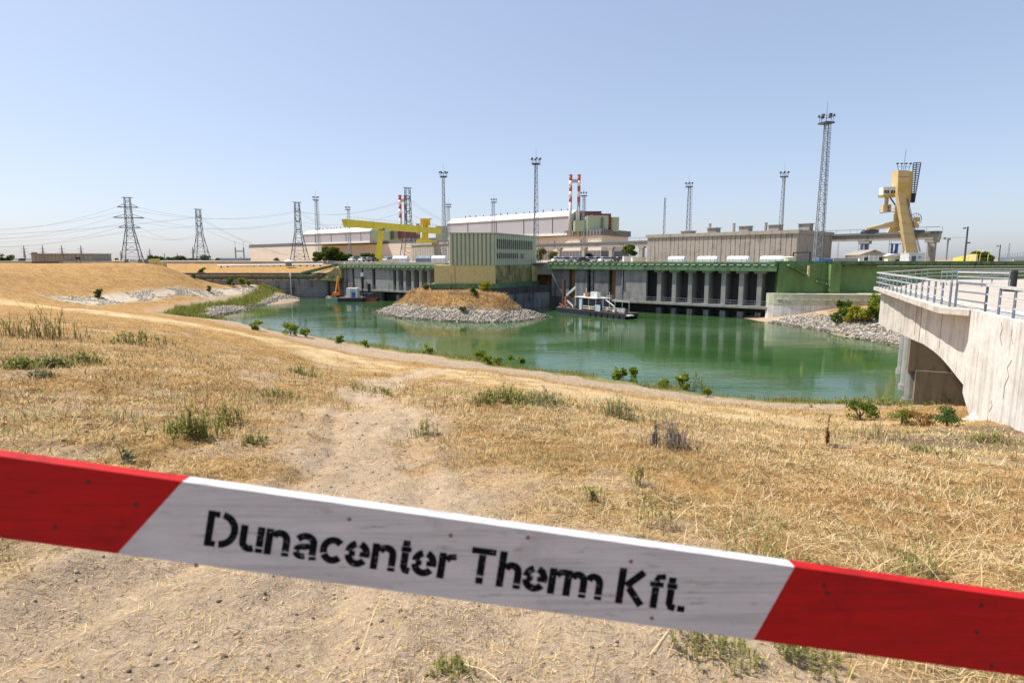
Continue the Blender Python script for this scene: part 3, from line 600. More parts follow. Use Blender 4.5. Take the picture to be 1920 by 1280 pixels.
# ================================================================== buildings behind the quay
ZY = 11.15
def panel_hall(P0, P1, depth, z1, n, label, vents):
    """long hall of upright concrete panels under a heavy fascia"""
    P0 = Vector((P0[0], P0[1], 0)); P1 = Vector((P1[0], P1[1], 0)); d = V2(P0, P1); nin = Vector((-d.y, d.x, 0)); nin = nin if nin.y > 0 else -nin
    L = (P1 - P0).length; t = thing('panel_hall', (P0.x, P0.y, ZY), label, 'building'); rz = math.atan2(d.y, d.x)
    q = [P0 + nin * 0.35, P1 + nin * 0.35 - d * 0.3, P1 + nin * depth - d * 0.3, P0 + nin * depth]
    MB().prism(q, ZY, z1 - 0.6).build('wall_core', 'joint_dark', t)
    me = None; w = L / n
    for i in range(n):
        c = P0 + d * (w * (i + 0.5)) + nin * 0.16
        o = MB().box(c + Vector((0, 0, (ZY + z1 - 0.8) / 2)), (w * 0.9, 0.3 + 0.05 * (i % 2), z1 - 0.8 - ZY), rz).build('wall_panel', 'concrete_panel', t)
    m2 = max(3, int(depth / w))
    for i in range(m2):
        c = P1 + nin * (depth / m2 * (i + 0.5)) - d * 0.12
        MB().box(c + Vector((0, 0, (ZY + z1 - 0.8) / 2)), (0.3, depth / m2 * 0.93, z1 - 0.8 - ZY), rz).build('wall_panel', 'concrete_panel', t)
    e = 0.35
    MB().prism([P0 - d * e - nin * e, P1 + d * e - nin * e, P1 + d * e + nin * (depth + e), P0 - d * e + nin * (depth + e)], z1 - 0.85, z1).build('roof_fascia', 'concrete_panel', t)
    for s, w_, h in vents:
        c = P0 + d * s + nin * (depth * 0.45)
        v_ = MB().box(c + Vector((0, 0, z1 + h / 2)), (w_, 2.4 if w_ > 1 else 0.5, h), rz).build('roof_vent', 'concrete_grey', t)
        MB().box(c + Vector((0, 0, z1 + h + 0.08)), (w_ + (0.5 if w_ > 1 else 0.1), 2.9 if w_ > 1 else 0.6, 0.16), rz).build('vent_cap', 'concrete_panel', v_)
    return t, P0, P1, d, nin
p0, p1 = G(1214, 440.5, 18.8), G(1496, 430.5, 18.8)
L_ = (Vector((p1.x, p1.y, 0)) - Vector((p0.x, p0.y, 0))).length
panel_hall(p0, p1, 22, 18.8, 33, 'long grey concrete panel hall on the quay with boxy roof vents', [(L_ * .17, 3.2, 1.0), (L_ * .36, 2.6, 1.6), (L_ * .58, 2.6, 1.7), (L_ * .77, 2.6, 1.7), (L_ * .95, 2.6, 1.7), (L_ * .5, 0.5, 2.6), (L_ * .71, 0.5, 2.4), (L_ * .33, 0.5, 2.8)])
panel_hall(G(771, 457, 18.5), G(841, 453, 18.5), 18, 18.5, 15, 'smaller concrete panel hall carrying the yellow gantry crane column', [(10, 3, 0.9)])

# crane runway on columns
va, vb = Vector((98.5, 137, 0)), Vector((8, 258, 0)); vd = V2(va, vb)
vt = thing('crane_runway', (va.x, va.y, ZY), 'long elevated concrete crane runway on tall columns passing behind the panel hall', 'viaduct')
VL = (vb - va).length; vr = math.atan2(vd.y, vd.x)
MB().box(va + vd * VL / 2 + Vector((0, 0, 17.2)), (VL, 1.6, 1.3), vr).build('girder', 'concrete_panel', vt)
MB().box(va + vd * VL / 2 + Vector((0, 0, 18.15)), (VL, 2.3, 0.55), vr).build('walkway', 'hall_fascia', vt)
s = 1.5; k = 0
while s < VL:
    p = va + vd * s; c = MB().box(p + Vector((0, 0, (16.5 + ZY) / 2)), (1.5, 1.3, 16.5 - ZY), vr).build('column', 'concrete_panel', vt)
    MB().box(p + Vector((0, 0, 16.2)), (2.6, 1.5, 0.7), vr).build('corbel', 'concrete_panel', c); s += 14.5; k += 1
vn = Vector((-vd.y, vd.x, 0))
for sgn in (-1, 1): MB().bar(va + vn * sgn * 1.1 + Vector((0, 0, 19.4)), vb + vn * sgn * 1.1 + Vector((0, 0, 19.4)), 0.07).build('guard_rail', 'steel_grey', vt)
for i in range(60): p = va + vd * (VL * i / 60) + vn * (1.1 if i % 2 else -1.1); MB().bar(p + Vector((0, 0, 18.4)), p + Vector((0, 0, 19.4)), 0.06).build('rail_post', 'steel_grey', vt)

# ---------------------------------------------------------------- reactor and turbine halls far behind
def far_hall(label, corner, side, left, ztop, zf, low_mats):
    """corner: near corner; left: far end of the long front; side: far end of the short side"""
    t = thing('turbine_hall', (corner.x, corner.y, 11), label, 'building')
    c, a, b = (Vector((p.x, p.y, 0)) for p in (corner, left, side))
    out = lambda p, f: c + (p - c) * f
    back = a + (b - c)
    MB().prism([c, a, back, b], 11, zf).build('wall', 'hall_beige', t)
    n1 = Vector(((a - c).y, -(a - c).x, 0)).normalized(); n1 = n1 if n1.dot(-c) > 0 else -n1
    n2 = Vector(((b - c).y, -(b - c).x, 0)).normalized(); n2 = n2 if n2.dot(a - c) < 0 else -n2
    e = 2.2
    MB().prism([c + n1 * e + n2 * e, a + n1 * e - n2 * e, back - n1 * e - n2 * e, b - n1 * e + n2 * e], zf - 0.05, ztop).build('glazed_fascia', 'hall_fascia', t)
    dl = V2(c, a); La = (a - c).length; ds = V2(c, b); Lb = (b - c).length
    r = MB(); k = 0
    while k * 5.2 < La: p = c + n1 * (e + 0.25) + dl * (k * 5.2); r.box(p + Vector((0, 0, (zf + ztop) / 2)), (0.7, 0.5, ztop - zf - 1.2), math.atan2(dl.y, dl.x)); k += 1
    k = 0
    while k * 5.2 < Lb: p = c + n2 * (e + 0.25) + ds * (k * 5.2); r.box(p + Vector((0, 0, (zf + ztop) / 2)), (0.7, 0.5, ztop - zf - 1.2), math.atan2(ds.y, ds.x)); k += 1
    tag(r.build('fascia_rib', 'hall_rib', t), kind='stuff')
    MB().box(c + dl * La / 2 + n1 * 0.25 + Vector((0, 0, 17)), (La, 0.5, 11), math.atan2(dl.y, dl.x)).build('window_band', 'hall_fascia', t)
    MB().box(c + ds * Lb / 2 + n2 * 0.25 + Vector((0, 0, 17)), (Lb, 0.5, 10), math.atan2(ds.y, ds.x)).build('window_band', 'hall_fascia', t)
    r = MB(); k = 0
    while k * 6 < La: p = c + n1 * 0.6 + dl * (k * 6); r.box(p + Vector((0, 0, 17)), (0.9, 0.5, 10.6), math.atan2(dl.y, dl.x)); k += 1
    tag(r.build('window_mullion', 'hall_rib', t), kind='stuff')
    for f in (0.08, 0.2, 0.36, 0.5): p = c + dl * La * f + n1 * 0.3; MB().box(p + Vector((0, 0, 31)), (0.7, 0.6, zf - 11 - 20), math.atan2(dl.y, dl.x)).build('wall_joint', 'hall_fascia', t)
    return t, c, dl, ds, n1, n2
hA = far_hall('near turbine hall with beige wall and grey glazed fascia below the white roofed reactor block', G(1128, 429, 48), G(1178, 434, 48), G(800, 447, 48), 48, 41, 0)
hB = far_hall('far turbine hall with beige wall ending beyond the round green trees', G(812, 447.5, 48), G(830, 445, 48), G(470, 460, 48), 48, 40, 0)
def reactor_hall(label, eave, eave_far, ridge, ze, zr, zb, k):
    E0, E1 = (Vector((p.x, p.y, 0)) for p in (eave, eave_far)); d = V2(E0, E1); nin = Vector((-d.y, d.x, 0)); nin = nin if nin.y > 0 else -nin
    L = (E1 - E0).length; t = thing('reactor_hall', (E0.x, E0.y, zb), label, 'building')
    D = 42 * k
    sec = [(0, zb), (0, ze), (11 * k, zr), (D - 11 * k, zr), (D, ze), (D, zb)]
    MB().slab([E0 + nin * x + Vector((0, 0, z)) for x, z in sec], d * L).build('wall', 'hall_grey', t)
    MB().slab([E0 - d * 0.8 + nin * x + Vector((0, 0, z)) for x, z in ((-1, ze - 0.2), (-1, ze + 0.9), (11 * k, zr + 0.9), (11 * k, zr + 0.05))], d * (L + 1.6)).build('roof_slope', 'hall_roof', t)
    MB().slab([E0 - d * 0.8 + nin * x + Vector((0, 0, z)) for x, z in ((11 * k, zr + 0.05), (11 * k, zr + 0.9), (D, zr + 0.9), (D, zr + 0.05))], d * (L + 1.6)).build('roof_flat', 'hall_roof', t)
    for i in range(16):
        p = E0 + d * (L * (0.06 + 0.055 * i + 0.012 * math.sin(i * 5))) + nin * 13 * k; h = 3.2 + 1.5 * math.sin(i * 3.7) ** 2
        MB().box(p + Vector((0, 0, zr + h / 2)), (1.3, 1.3, h)).build('roof_vent', 'hall_fascia', t)
    MB().box(E0 + d * L / 2 - nin * 0.35 + Vector((0, 0, zb + 1.5)), (L, 0.8, 3), math.atan2(d.y, d.x)).build('wall_band', 'chimney_white', t)
    for f in (0.12, 0.33, 0.55, 0.8): MB().box(E0 + d * L * f - nin * 0.3 + Vector((0, 0, (zb + ze) / 2)), (0.5, 0.6, ze - zb - 1), math.atan2(d.y, d.x)).build('wall_joint', 'hall_fascia', t)
    return t, E0, d, nin, L
rA = reactor_hall('long white roofed reactor hall beside the green rounded annex', G(1069, 405, 66), G(838, 420, 66), None, 66, 73, 42, 1.0)
rB = reactor_hall('distant white roofed reactor hall behind the yellow gantry crane', G(693, 434, 62), G(568, 440, 62), None, 62, 70, 42, 1.25)
# annexes: green blocks with dark red upper storey
def annex(label, Y, boxes):
    p = W(boxes[0][1], 440, Y); t = thing('reactor_annex', (p.x, Y, 42), label, 'building')
    for nm, x0, x1, y0, y1, dep, mt, off in boxes:
        a, b = W(x0, y1, Y + off), W(x1, y0, Y + off); MB().box(((a.x + b.x) / 2, Y + off + dep / 2, (a.z + b.z) / 2), (b.x - a.x, dep, b.z - a.z)).build(nm, mt, t)
    return t
annex('pale green reactor annex with dark red crown above the glazed fascia', 735, [('low_block', 1078, 1102, 413, 434, 30, 'hall_green', 0), ('main_block', 1101, 1141, 404, 434, 40, 'hall_green', -6), ('red_storey', 1090, 1128, 396, 414, 30, 'hall_red', 22), ('red_roof', 1112, 1146, 400.5, 405, 34, 'hall_red', 0), ('red_strip', 1140.5, 1146, 404, 428, 36, 'hall_red', -3), ('end_block', 1146, 1161, 407, 434, 40, 'hall_green', 0), ('shaft', 1127, 1131, 407, 427, 3, 'hall_fascia', -8), ('blank_pier', 1080, 1087, 394, 420, 12, 'chimney_grey', 20)])
annex('green and dark red annex seen beneath the yellow crane beam', 985, [('main_block', 697, 748, 430, 450, 40, 'hall_green', 0), ('tank_house', 700, 730, 434, 450, 20, 'hall_green', -16), ('red_storey', 746, 782, 430, 446, 34, 'hall_red', -4), ('shaft', 733, 737, 430, 448, 4, 'hall_fascia', -6), ('end_block', 817, 841, 424, 449, 40, 'hall_green', -60)])
def chimneys(label, x0, x1, ytop, Y, h0, r):
    a = W(x0, 420, Y); t = thing('chimney_pair', (a.x, Y, 40), label, 'chimney')
    zt = W(x0, ytop, Y).z
    for x in (x0, x1):
        p = W(x, 420, Y); zs = np.linspace(zt, zt - h0, 6)
        MB().tube([(p.x, Y, 40), (p.x, Y, zs[-1])], r * 1.08, 16, r).build('stack', 'chimney_grey', t, smooth=True)
        for i in range(5): MB().tube([(p.x, Y, zs[i + 1]), (p.x, Y, zs[i])], r * (1.0 - 0.004 * i), 16).build('stripe', ('chimney_red', 'chimney_white')[i % 2], t, smooth=True)
        MB().tube([(p.x, Y, zt), (p.x, Y, zt + 0.8)], r * 1.2, 16).build('rim', 'chimney_red', t)
    p, q = W(x0, 420, Y), W(x1, 420, Y); z = zt - h0 * 0.21
    MB().box(((p.x + q.x) / 2, Y, z), (q.x - p.x - r, r * 1.2, h0 * 0.13)).build('bridge', 'chimney_grey', t)
chimneys('pair of red and white banded chimneys above the green annex', 1069, 1084.5, 329, 742, 32, 1.95)
chimneys('distant red and white banded chimneys beside the lattice pylon', 751, 761, 367, 990, 36, 2.5)

# ================================================================== floodlight masts
def lattice(mb_leg, mb_br, base, top, w0, w1, z0, z1, leg, brace, n, sides=4):
    cs = [(-1, -1), (1, -1), (1, 1), (-1, 1)] if sides == 4 else [(-1, -0.6), (1, -0.6), (0, 1.1)]
    def P(i, t):
        w = w0 + (w1 - w0) * t; return Vector((cs[i % sides][0] * w / 2, cs[i % sides][1] * w / 2, z0 + (z1 - z0) * t))
    for i in range(sides):
        m_ = MB(); m_.bar(P(i, 0), P(i, 1), leg); mb_leg.append(m_)
    t = 0
    for k in range(n):
        t0, t1 = k / n, (k + 1) / n
        for i in range(sides):
            a, b = (P(i, t0), P(i + 1, t1)) if (k + i) % 2 else (P(i + 1, t0), P(i, t1))
            mb_br.bar(a, b, brace)
            mb_br.bar(P(i, t1), P(i + 1, t1), brace)
def make_mast(h, w0, w1, label, group=None, ladder=True, head=1.0):
    t = thing('floodlight_mast', (0, 0, 0), label, 'mast', group)
    legs, br_ = [], MB(); lattice(legs, br_, 0, 0, w0, w1, 0, h, 0.13, 0.055, int(h / 0.95), 3)
    for m_ in legs: m_.build('leg', 'steel_grey', t, True)
    br_.build('bracing', 'steel_grey', t, True)
    if ladder:
        q = MB(); x = w0 / 2 + 0.35; x1 = w1 / 2 + 0.35
        for s in (-0.25, 0.25): q.bar((x, s, 0.5), (x1, s, h), 0.06)
        z = 1.0
        while z < h: xx = x + (x1 - x) * z / h; q.bar((xx - 0.3, 0, z), (xx + 0.62, 0, z), 0.09, 0.05); z += 0.9
        q.bar((x + 0.5, 0, 1), (x1 + 0.5, 0, h), 0.05); q.build('ladder', 'steel_dark', t, True)
    s = head; pf = MB().box((0, 0, h + 0.1), (2.1 * s, 2.1 * s, 0.3))
    pl_ = pf.build('platform', 'steel_dark', t, True)
    g = MB()
    for a in range(8):
        p = Vector((math.cos(a * math.pi / 4) * 1.15 * s, math.sin(a * math.pi / 4) * 1.15 * s, 0)); q = Vector((math.cos((a + 1) * math.pi / 4) * 1.15 * s, math.sin((a + 1) * math.pi / 4) * 1.15 * s, 0))
        g.bar(p + Vector((0, 0, h + 0.2)), p + Vector((0, 0, h + 1.3)), 0.06); g.bar(p + Vector((0, 0, h + 1.3)), q + Vector((0, 0, h + 1.3)), 0.06)
    g.build('guard', 'steel_dark', pl_, True)
    for a in range(6):
        an = a * math.pi / 3 + 0.3; MB().box((math.cos(an) * 1.3 * s, math.sin(an) * 1.3 * s, h + 1.45), (0.35, 0.5, 0.42), an).build('floodlight', 'steel_dark', t, True)
    MB().bar((0, 0, h), (0, 0, h + 4.2), 0.08, 0.08, 0.03).build('lightning_rod', 'steel_dark', t, True)
    return t
MAST = [(592, 375, 'lattice floodlight mast rising behind the olive ramp wall'), (652, 393, 'lattice floodlight mast behind the tip of the yellow crane beam'), (831.5, 331, 'tall floodlight mast beside the green ribbed building on its crane side'), (841, 388, 'small far floodlight mast directly behind the tall one by the crane'),
        (926, 379, 'floodlight mast rising above the green ribbed building roof'), (1005, 307, 'tall floodlight mast at the balcony corner of the green building'), (1094.5, 367, 'floodlight mast in front of the green and red annex'), (1292, 350, 'floodlight mast behind the middle of the long panel hall'), (1470.5, 331, 'floodlight mast behind the end of the long panel hall')]
mast0 = make_mast(27.0, 1.7, 0.75, 'tallest looking floodlight mast standing on the green retaining wall')
mp = W(1531, 486, 119.2); mast0.location = (mp.x, 119.2, ZY); mast0.rotation_euler.z = 0.3
for i, (x, yt, lb) in enumerate(MAST):
    Y = 27 * FPX / (486 - yt) ; p = W(x, yt, Y); m_ = copy_tree(mast0); m_['label'] = lb; m_['group'] = 'floodlight masts of the power station'
    m_.location = (p.x, Y, p.z - 27.2 if Y < 430 else 11); m_.rotation_euler.z = i * 0.9
mast0['group'] = 'floodlight masts of the power station'
def simple_mast(x, yt, Y, label, w=0.9):
    p = W(x, yt, Y); h = p.z - 11; t = thing('lattice_mast', (p.x, Y, 11), label, 'mast'); legs, br_ = [], MB(); lattice(legs, br_, 0, 0, w, w * 0.7, 0, h, 0.12, 0.06, int(h / 1.2), 3)
    for m_ in legs: m_.build('leg', 'steel_grey', t, True)
    br_.build('bracing', 'steel_grey', t, True)
simple_mast(1247, 371, 240, 'thin lattice mast without lamps behind the panel hall')
simple_mast(1572, 455, 420, 'thin far mast beyond the small gabled house')
simple_mast(1893, 456, 400, 'thin far mast behind the yellow fence')

ORD = 'first second third fourth fifth sixth seventh eighth ninth tenth eleventh twelfth thirteenth fourteenth'.split()
# ================================================================== pylons and wires
def pylon(x, yb, yt, Y, label, arms=True, k=1.0, rz=0.5):
    p, q = W(x, yb, Y), W(x, yt, Y); h = q.z - 10; t = thing('lattice_pylon', (p.x, Y, 10), label, 'pylon', rz=rz)
    legs, br_ = [], MB(); w0, w1 = 8.6 * k, 2.7 * k
    lattice(legs, br_, 0, 0, w0, w1 * 1.15, 0, h * 0.52, 0.30 * k, 0.14 * k, 5); lattice(legs, br_, 0, 0, w1 * 1.15, w1 * 0.85, h * 0.52, h, 0.24 * k, 0.11 * k, 9)
    for m_ in legs: m_.build('leg', 'steel_dark', t, True)
    br_.build('bracing', 'steel_dark', t, True)
    tips = []
    for f, w in (((0.55, 9.5), (0.70, 13.5), (0.86, 9.0)) if arms else ((0.55, 2.2), (0.70, 2.2), (0.86, 2.2))):
        z = h * f; a = MB().bar((-w / 2 * k, 0, z), (w / 2 * k, 0, z), 0.55 * k, 0.4 * k)
        for s in (-1, 1): a.bar((s * w / 2 * k, 0, z), (s * w1 / 2, 0, z + 1.7 * k), 0.22 * k)
        a.build('cross_arm', 'steel_dark', t, True)
        for s in (-1, 1):
            c, sn = math.cos(rz), math.sin(rz); tips.append(Vector((p.x + c * s * w / 2 * k, Y + sn * s * w / 2 * k, 10 + z)))
    MB().bar((-2.4 * k, 0, h + 0.2), (2.4 * k, 0, h + 0.2), 0.3 * k).build('cap_beam', 'steel_dark', t, True)
    tips.append(q); return t, tips
py1 = pylon(249, 493, 371, 300, 'big lattice pylon with three cross arms above the dry hill', True, 1.0, 0.35)
py2 = pylon(378, 488, 393, 370, 'slim lattice pylon without long arms next to the big one', False, 1.0, 0.8)
py3 = pylon(562, 487, 380, 330, 'lattice pylon standing before the far turbine hall', False, 1.0, 0.6)
py4 = pylon(767, 480, 353, 270, 'lattice pylon beside the distant chimneys and yellow crane', False, 0.85, 0.5)
for i, (x, yt, Y) in enumerate([(44, 460, 1300), (79, 460, 1300), (115, 460, 1300), (151, 460, 1300), (226, 470, 1200), (280, 466, 1000), (308, 474, 1400), (332, 474, 1400), (361, 463, 1100)]):
    p = W(x, yt, Y); h = p.z - 10; t = thing('distant_pylon', (p.x, Y, 10), f'tiny distant pylon on the horizon, {ORD[8 - i]} counting back from the slim pylon', 'pylon', 'row of tiny pylons on the horizon')
    MB().bar((0, 0, 0), (0, 0, h), h * 0.12, None, h * 0.03).build('tower', 'steel_grey', t, True)
    for f in (0.55, 0.75): MB().bar((-h * 0.22, 0, h * f), (h * 0.22, 0, h * f), h * 0.022).build('cross_arm', 'steel_grey', t, True)
NW = 0
def wire(a, b, sag, label, r=0.05):
    a, b = Vector(a), Vector(b); pts = []
    for i in range(25):
        t = i / 24; p = a.lerp(b, t); p.z -= sag * 4 * t * (1 - t); pts.append(p)
    o = MB().tube(pts, r, 4).build('power_line', 'wire'); tag(o, label, 'wire', 'overhead wires')
lev = ('near tip of the lowest', 'far tip of the lowest', 'near tip of the middle', 'far tip of the middle', 'near tip of the top', 'far tip of the top')
for i, a in enumerate(py1[1][:6]):
    wire(a, a + Vector((-200, 110 - 30 * (i % 2), -3)), 7, f'wire leading away from the halls, {lev[i]} arm of big pylon')
    wire(a, py3[1][i] if i > 1 else py2[1][i], 5, f'wire leading to the halls, {lev[i]} arm of big pylon', 0.04)
for i, w_ in ((2, 'middle'), (4, 'upper'), (5, 'outer upper')):
    wire(py2[1][i], py2[1][i] + Vector((-330, 60, -8)), 6, f'{w_} overhead wire leading away from the halls off the slim pylon'); wire(py2[1][i], W(540, 478, 380 + 10 * i), 3, f'{w_} overhead wire dropping to the halls from the slim pylon')
    wire(py3[1][i], py4[1][i], 4, f'{w_} overhead wire between the turbine hall pylon and the crane pylon'); wire(py3[1][i], W(640 + 8 * i, 446, 420), 2, f'{w_} overhead wire dropping to the halls from the turbine hall pylon')
    wire(py4[1][i], W(850 + 6 * i, 425, 420), 3, f'{w_} overhead wire dropping to the halls from the crane pylon')

# ================================================================== yellow gantry crane
yc = thing('gantry_crane', W(707, 488, 204), 'bright yellow gantry crane with sloping box beam on one slim leg', 'crane')
a, b = W(645, 418, 187), W(823, 431, 240); dd = (b - a).normalized(); b.z = a.z
bm = MB(); nrm = Vector((-dd.y, dd.x, 0)).normalized()
bo = MB().slab([a + Vector((0, 0, 1.15)) + nrm * -0.9, a + dd * 0.8 + Vector((0, 0, -1.15)) - nrm * 0.9, b + Vector((0, 0, -1.15)) - nrm * 0.9, b + Vector((0, 0, 1.15)) - nrm * 0.9], nrm * 1.8).build('beam', 'yellow_crane', yc)
for i in range(30): p = a.lerp(b, i / 29); MB().bar(p + Vector((0, 0, 1.1)) - nrm * 0.85, p + Vector((0, 0, 2.0)) - nrm * 0.85, 0.06).build('rail_post', 'yellow_crane', bo)
MB().bar(a + Vector((0, 0, 1.95)) - nrm * 0.85, b + Vector((0, 0, 1.95)) - nrm * 0.85, 0.07).build('rail', 'yellow_crane', bo)
for f in (0.24, 0.5, 0.72): p = a.lerp(b, f) - nrm * 0.93; MB().box(p, (0.08, 0.06, 2.28), math.atan2(dd.y, dd.x)).build('seam', 'yellow_deep', bo)
lp = W(714, 429, 204); lb_ = W(707, 491, 204)
MB().slab([lp + Vector((-0.55, 0, 0)), lp + Vector((0.6, 0, 0)), lb_ + Vector((1.0, 0, 0)), lb_ + Vector((-1.0, 0, 0))], (0, 1.6, 0)).build('leg', 'yellow_crane', yc)
MB().box(lb_ + Vector((0.8, 0.8, 0.4)), (3.6, 2.0, 1.0)).build('foot', 'yellow_crane', yc)
MB().box(lp + Vector((0.3, 0.8, -0.2)), (1.8, 1.8, 0.5)).build('hinge', 'steel_dark', yc)
sc_ = W(797, 440, 232); sx, sy = sc_.x, sc_.y
MB().slab([(sx - 1.5, sy - 1, 18.5), (sx + 1.1, sy - 1, 18.5), (sx + 1.3, sy - 1, 27), (sx - 0.3, sy - 1, 27)], (0, 2, 0)).build('column', 'yellow_crane', yc)
MB().slab([(sx - 3.6, sy - 1.4, 18.5), (sx + 5.2, sy - 1.4, 18.5), (sx + 1.6, sy - 1.4, 19.6), (sx - 2.6, sy - 1.4, 19.8)], (0, 3, 0)).build('carriage', 'yellow_crane', yc)
MB().box((sx + 0.3, sy - 0.5, 26.2), (3.4, 3.4, 2.4)).build('winch_house', 'yellow_deep', yc)
for i in range(7): MB().box((sx - 1.2 + i * 0.5, sy - 2.3, 24.6 + (i * 37 % 5) * 0.5), (0.5, 0.5, 0.9)).build('winch_gear', 'yellow_deep', yc)
MB().box((sx + 0.5, sy, 27.5), (4.6, 2.6, 0.2)).build('top_platform', 'yellow_crane', yc)
MB().box((sx - 2.5, sy - 1, 23.6), (1.2, 1.6, 4.0)).build('cab', 'steel_grey', yc)
# ================================================================== beige crane on the runway
bc = thing('harbour_crane', W(1700, 480, 133), 'tall beige portal crane with slanted leg, cab and cable reel on the runway', 'crane')
YC = 136.0
def cpoly(name, pts, Y, dep, mt, par=None): return MB().slab([W(x, y, Y) for x, y in pts], (0, dep, 0)).build(name, mt, par or bc)
tb = cpoly('head_box', [(1684.5, 319), (1706, 320), (1704, 372), (1683, 363)], YC, 2.2, 'beige_crane')
cpoly('head_panel', [(1684, 342), (1705.2, 342), (1704, 372), (1683, 363)], YC - 0.1, 0.1, 'beige_yellow', tb)
cpoly('head_side', [(1706, 321), (1712.5, 322), (1706, 388), (1700, 378)], YC + 1.0, 1.4, 'beige_yellow')
for i in range(12): cpoly('louvre', [(1705.6 - i * 0.35, 326 + i * 4.2), (1711.6 - i * 0.5, 326.6 + i * 4.2), (1711.4 - i * 0.5, 328 + i * 4.2), (1705.4 - i * 0.35, 327.4 + i * 4.2)], YC + 1.4, 0.12, 'steel_dark')
cpoly('front_leg', [(1683.5, 362), (1699.5, 366), (1722.5, 476), (1722.5, 489), (1694, 489), (1699, 470)], YC - 1, 1.1, 'beige_crane')
cpoly('back_leg', [(1682, 386), (1689, 386), (1695, 430), (1681, 436), (1666, 436), (1679, 414)], YC + 1.6, 0.9, 'beige_crane')
cpoly('boom', [(1629, 427), (1681, 414), (1692, 414), (1692, 426), (1665, 427), (1630, 430.5)], YC + 1, 1.0, 'beige_crane')
cpoly('tail', [(1706, 414), (1719, 415), (1724, 424), (1722, 427), (1709, 425)], YC + 1, 1.0, 'beige_crane')
for x in (1624, 1634, 1640, 1716, 1726): p = W(x, 434, YC + 2); MB().box(p, (1.0, 1.4, 0.7)).tube([p + Vector((-0.5, -0.8, -0.2)), p + Vector((-0.5, 0.8, -0.2))], 0.4, 8).build('bogie', 'steel_dark', bc)
cpoly('bogie_arm', [(1622, 434), (1630, 428), (1650, 431), (1645, 435)], YC + 1.8, 1, 'beige_crane')
cab = cpoly('cab', [(1656.5, 351), (1682, 349.5), (1682, 363), (1656, 367)], YC + 1, 1.6, 'off_white')
for x in (1659, 1664, 1671, 1676): cpoly('cab_window', [(x, 357), (x + 3.4, 356.6), (x + 3.4, 362), (x, 362.4)], YC + 0.9, 0.08, 'glass_dark', cab)
cpoly('cab_floor', [(1655.5, 365), (1683, 361), (1683, 369), (1657, 369.5)], YC + 0.8, 1.9, 'beige_yellow')
cpoly('hanger', [(1662, 369), (1667, 369), (1665.5, 384), (1660.5, 384)], YC + 2, 0.6, 'beige_crane')
MB().bar(W(1668, 369, YC + 2), W(1679, 385, YC + 2), 0.22).build('strut', 'steel_dark', bc)
cpoly('hook_block', [(1656.5, 384), (1671.5, 383), (1671, 397), (1655.5, 398)], YC + 1.5, 1.0, 'beige_crane')
for i in range(4): cpoly('block_louvre', [(1664.5, 386 + i * 2.8), (1668, 386 + i * 2.8), (1668, 387.6 + i * 2.8), (1664.5, 387.6 + i * 2.8)], YC + 1.4, 0.1, 'steel_dark')
cpoly('service_platform', [(1649, 398), (1681, 395.5), (1681, 397), (1649, 400.5)], YC + 1, 1.6, 'steel_light')
MB().bar(W(1649, 394, YC + 1), W(1680, 391, YC + 1), 0.07).bar(W(1649, 394, YC + 1), W(1649, 399, YC + 1), 0.07).bar(W(1680, 391, YC + 1), W(1680, 396, YC + 1), 0.07).build('platform_rail', 'steel_light', bc)
lm = MB(); 
for x0, x1 in ((1712.5, 1708), (1718.5, 1712.2), (1726.5, 1714.5)): lm.bar(W(x0, 306, YC + 3), W(x1, 378, YC + 3), 0.16)
for i in range(15): f = i / 14 * 0.8; lm.bar(W(1712.5 - 4.5 * f, 306 + 72 * f, YC + 3), W(1726.5 - 12 * f, 305 + 72 * f, YC + 3), 0.2)
lm.build('cable_ladder', 'steel_dark', bc)
for x in (1709, 1713.5): MB().tube([W(x, 362, YC + 2.5), W(x - 1, 380, YC + 2.5)], 0.3, 8).build('cable_bundle', 'black', bc)
rc = W(1717, 411, YC + 2); rw = MB(); ring = [rc + Vector((math.cos(i * math.pi / 12) * 1.35, 0, math.sin(i * math.pi / 12) * 1.35)) for i in range(25)]
rw.tube(ring, 0.06, 5)
for i in range(0, 24, 2): rw.bar(rc, ring[i], 0.06)
ro = rw.build('cable_reel', 'steel_dark', bc); MB().box(rc + Vector((0, -0.3, -0.1)), (1.1, 0.8, 0.9)).build('reel_hub', 'beige_yellow', ro)
hp = W(1694, 319, YC + 3); hd = MB()
for s in (-1.2, -0.4, 0.4, 1.2): hd.bar(hp + Vector((s, 0, 0)), hp + Vector((s * 1.25, 0, 1.3)), 0.08).box(hp + Vector((s * 1.25, 0, 1.45)), (0.4, 0.4, 0.3))
hd.bar(hp + Vector((-1.4, 0, 0.7)), hp + Vector((1.4, 0, 0.7)), 0.06).bar(hp, hp + Vector((0.2, 0, 4.6)), 0.06).build('lamp_crown', 'steel_dark', bc)

for y0, y1 in ((331, 0.0), (363, 0.3)): cpoly('plate_seam', [(1684 - y1, y0), (1705.6 - y1 * 3, y0 + 0.5), (1705.6 - y1 * 3, y0 + 1.0), (1684 - y1, y0 + 0.5)], YC - 0.08, 0.1, 'rust')
for k in range(5): f = (k + 1) / 6; cpoly('plate_seam', [(1683.5 + 13 * f, 362 + 112 * f), (1699.5 + 22.5 * f, 366 + 110 * f), (1699.5 + 22.5 * f, 366.6 + 110 * f), (1683.5 + 13 * f, 362.6 + 112 * f)], YC - 1.08, 0.1, 'beige_yellow')
MB().bar(W(1700, 372, YC - 1.2), W(1724, 472, YC - 1.2), 0.09).bar(W(1702, 372, YC - 1.2), W(1726, 472, YC - 1.2), 0.09).build('leg_ladder', 'steel_dark', bc)
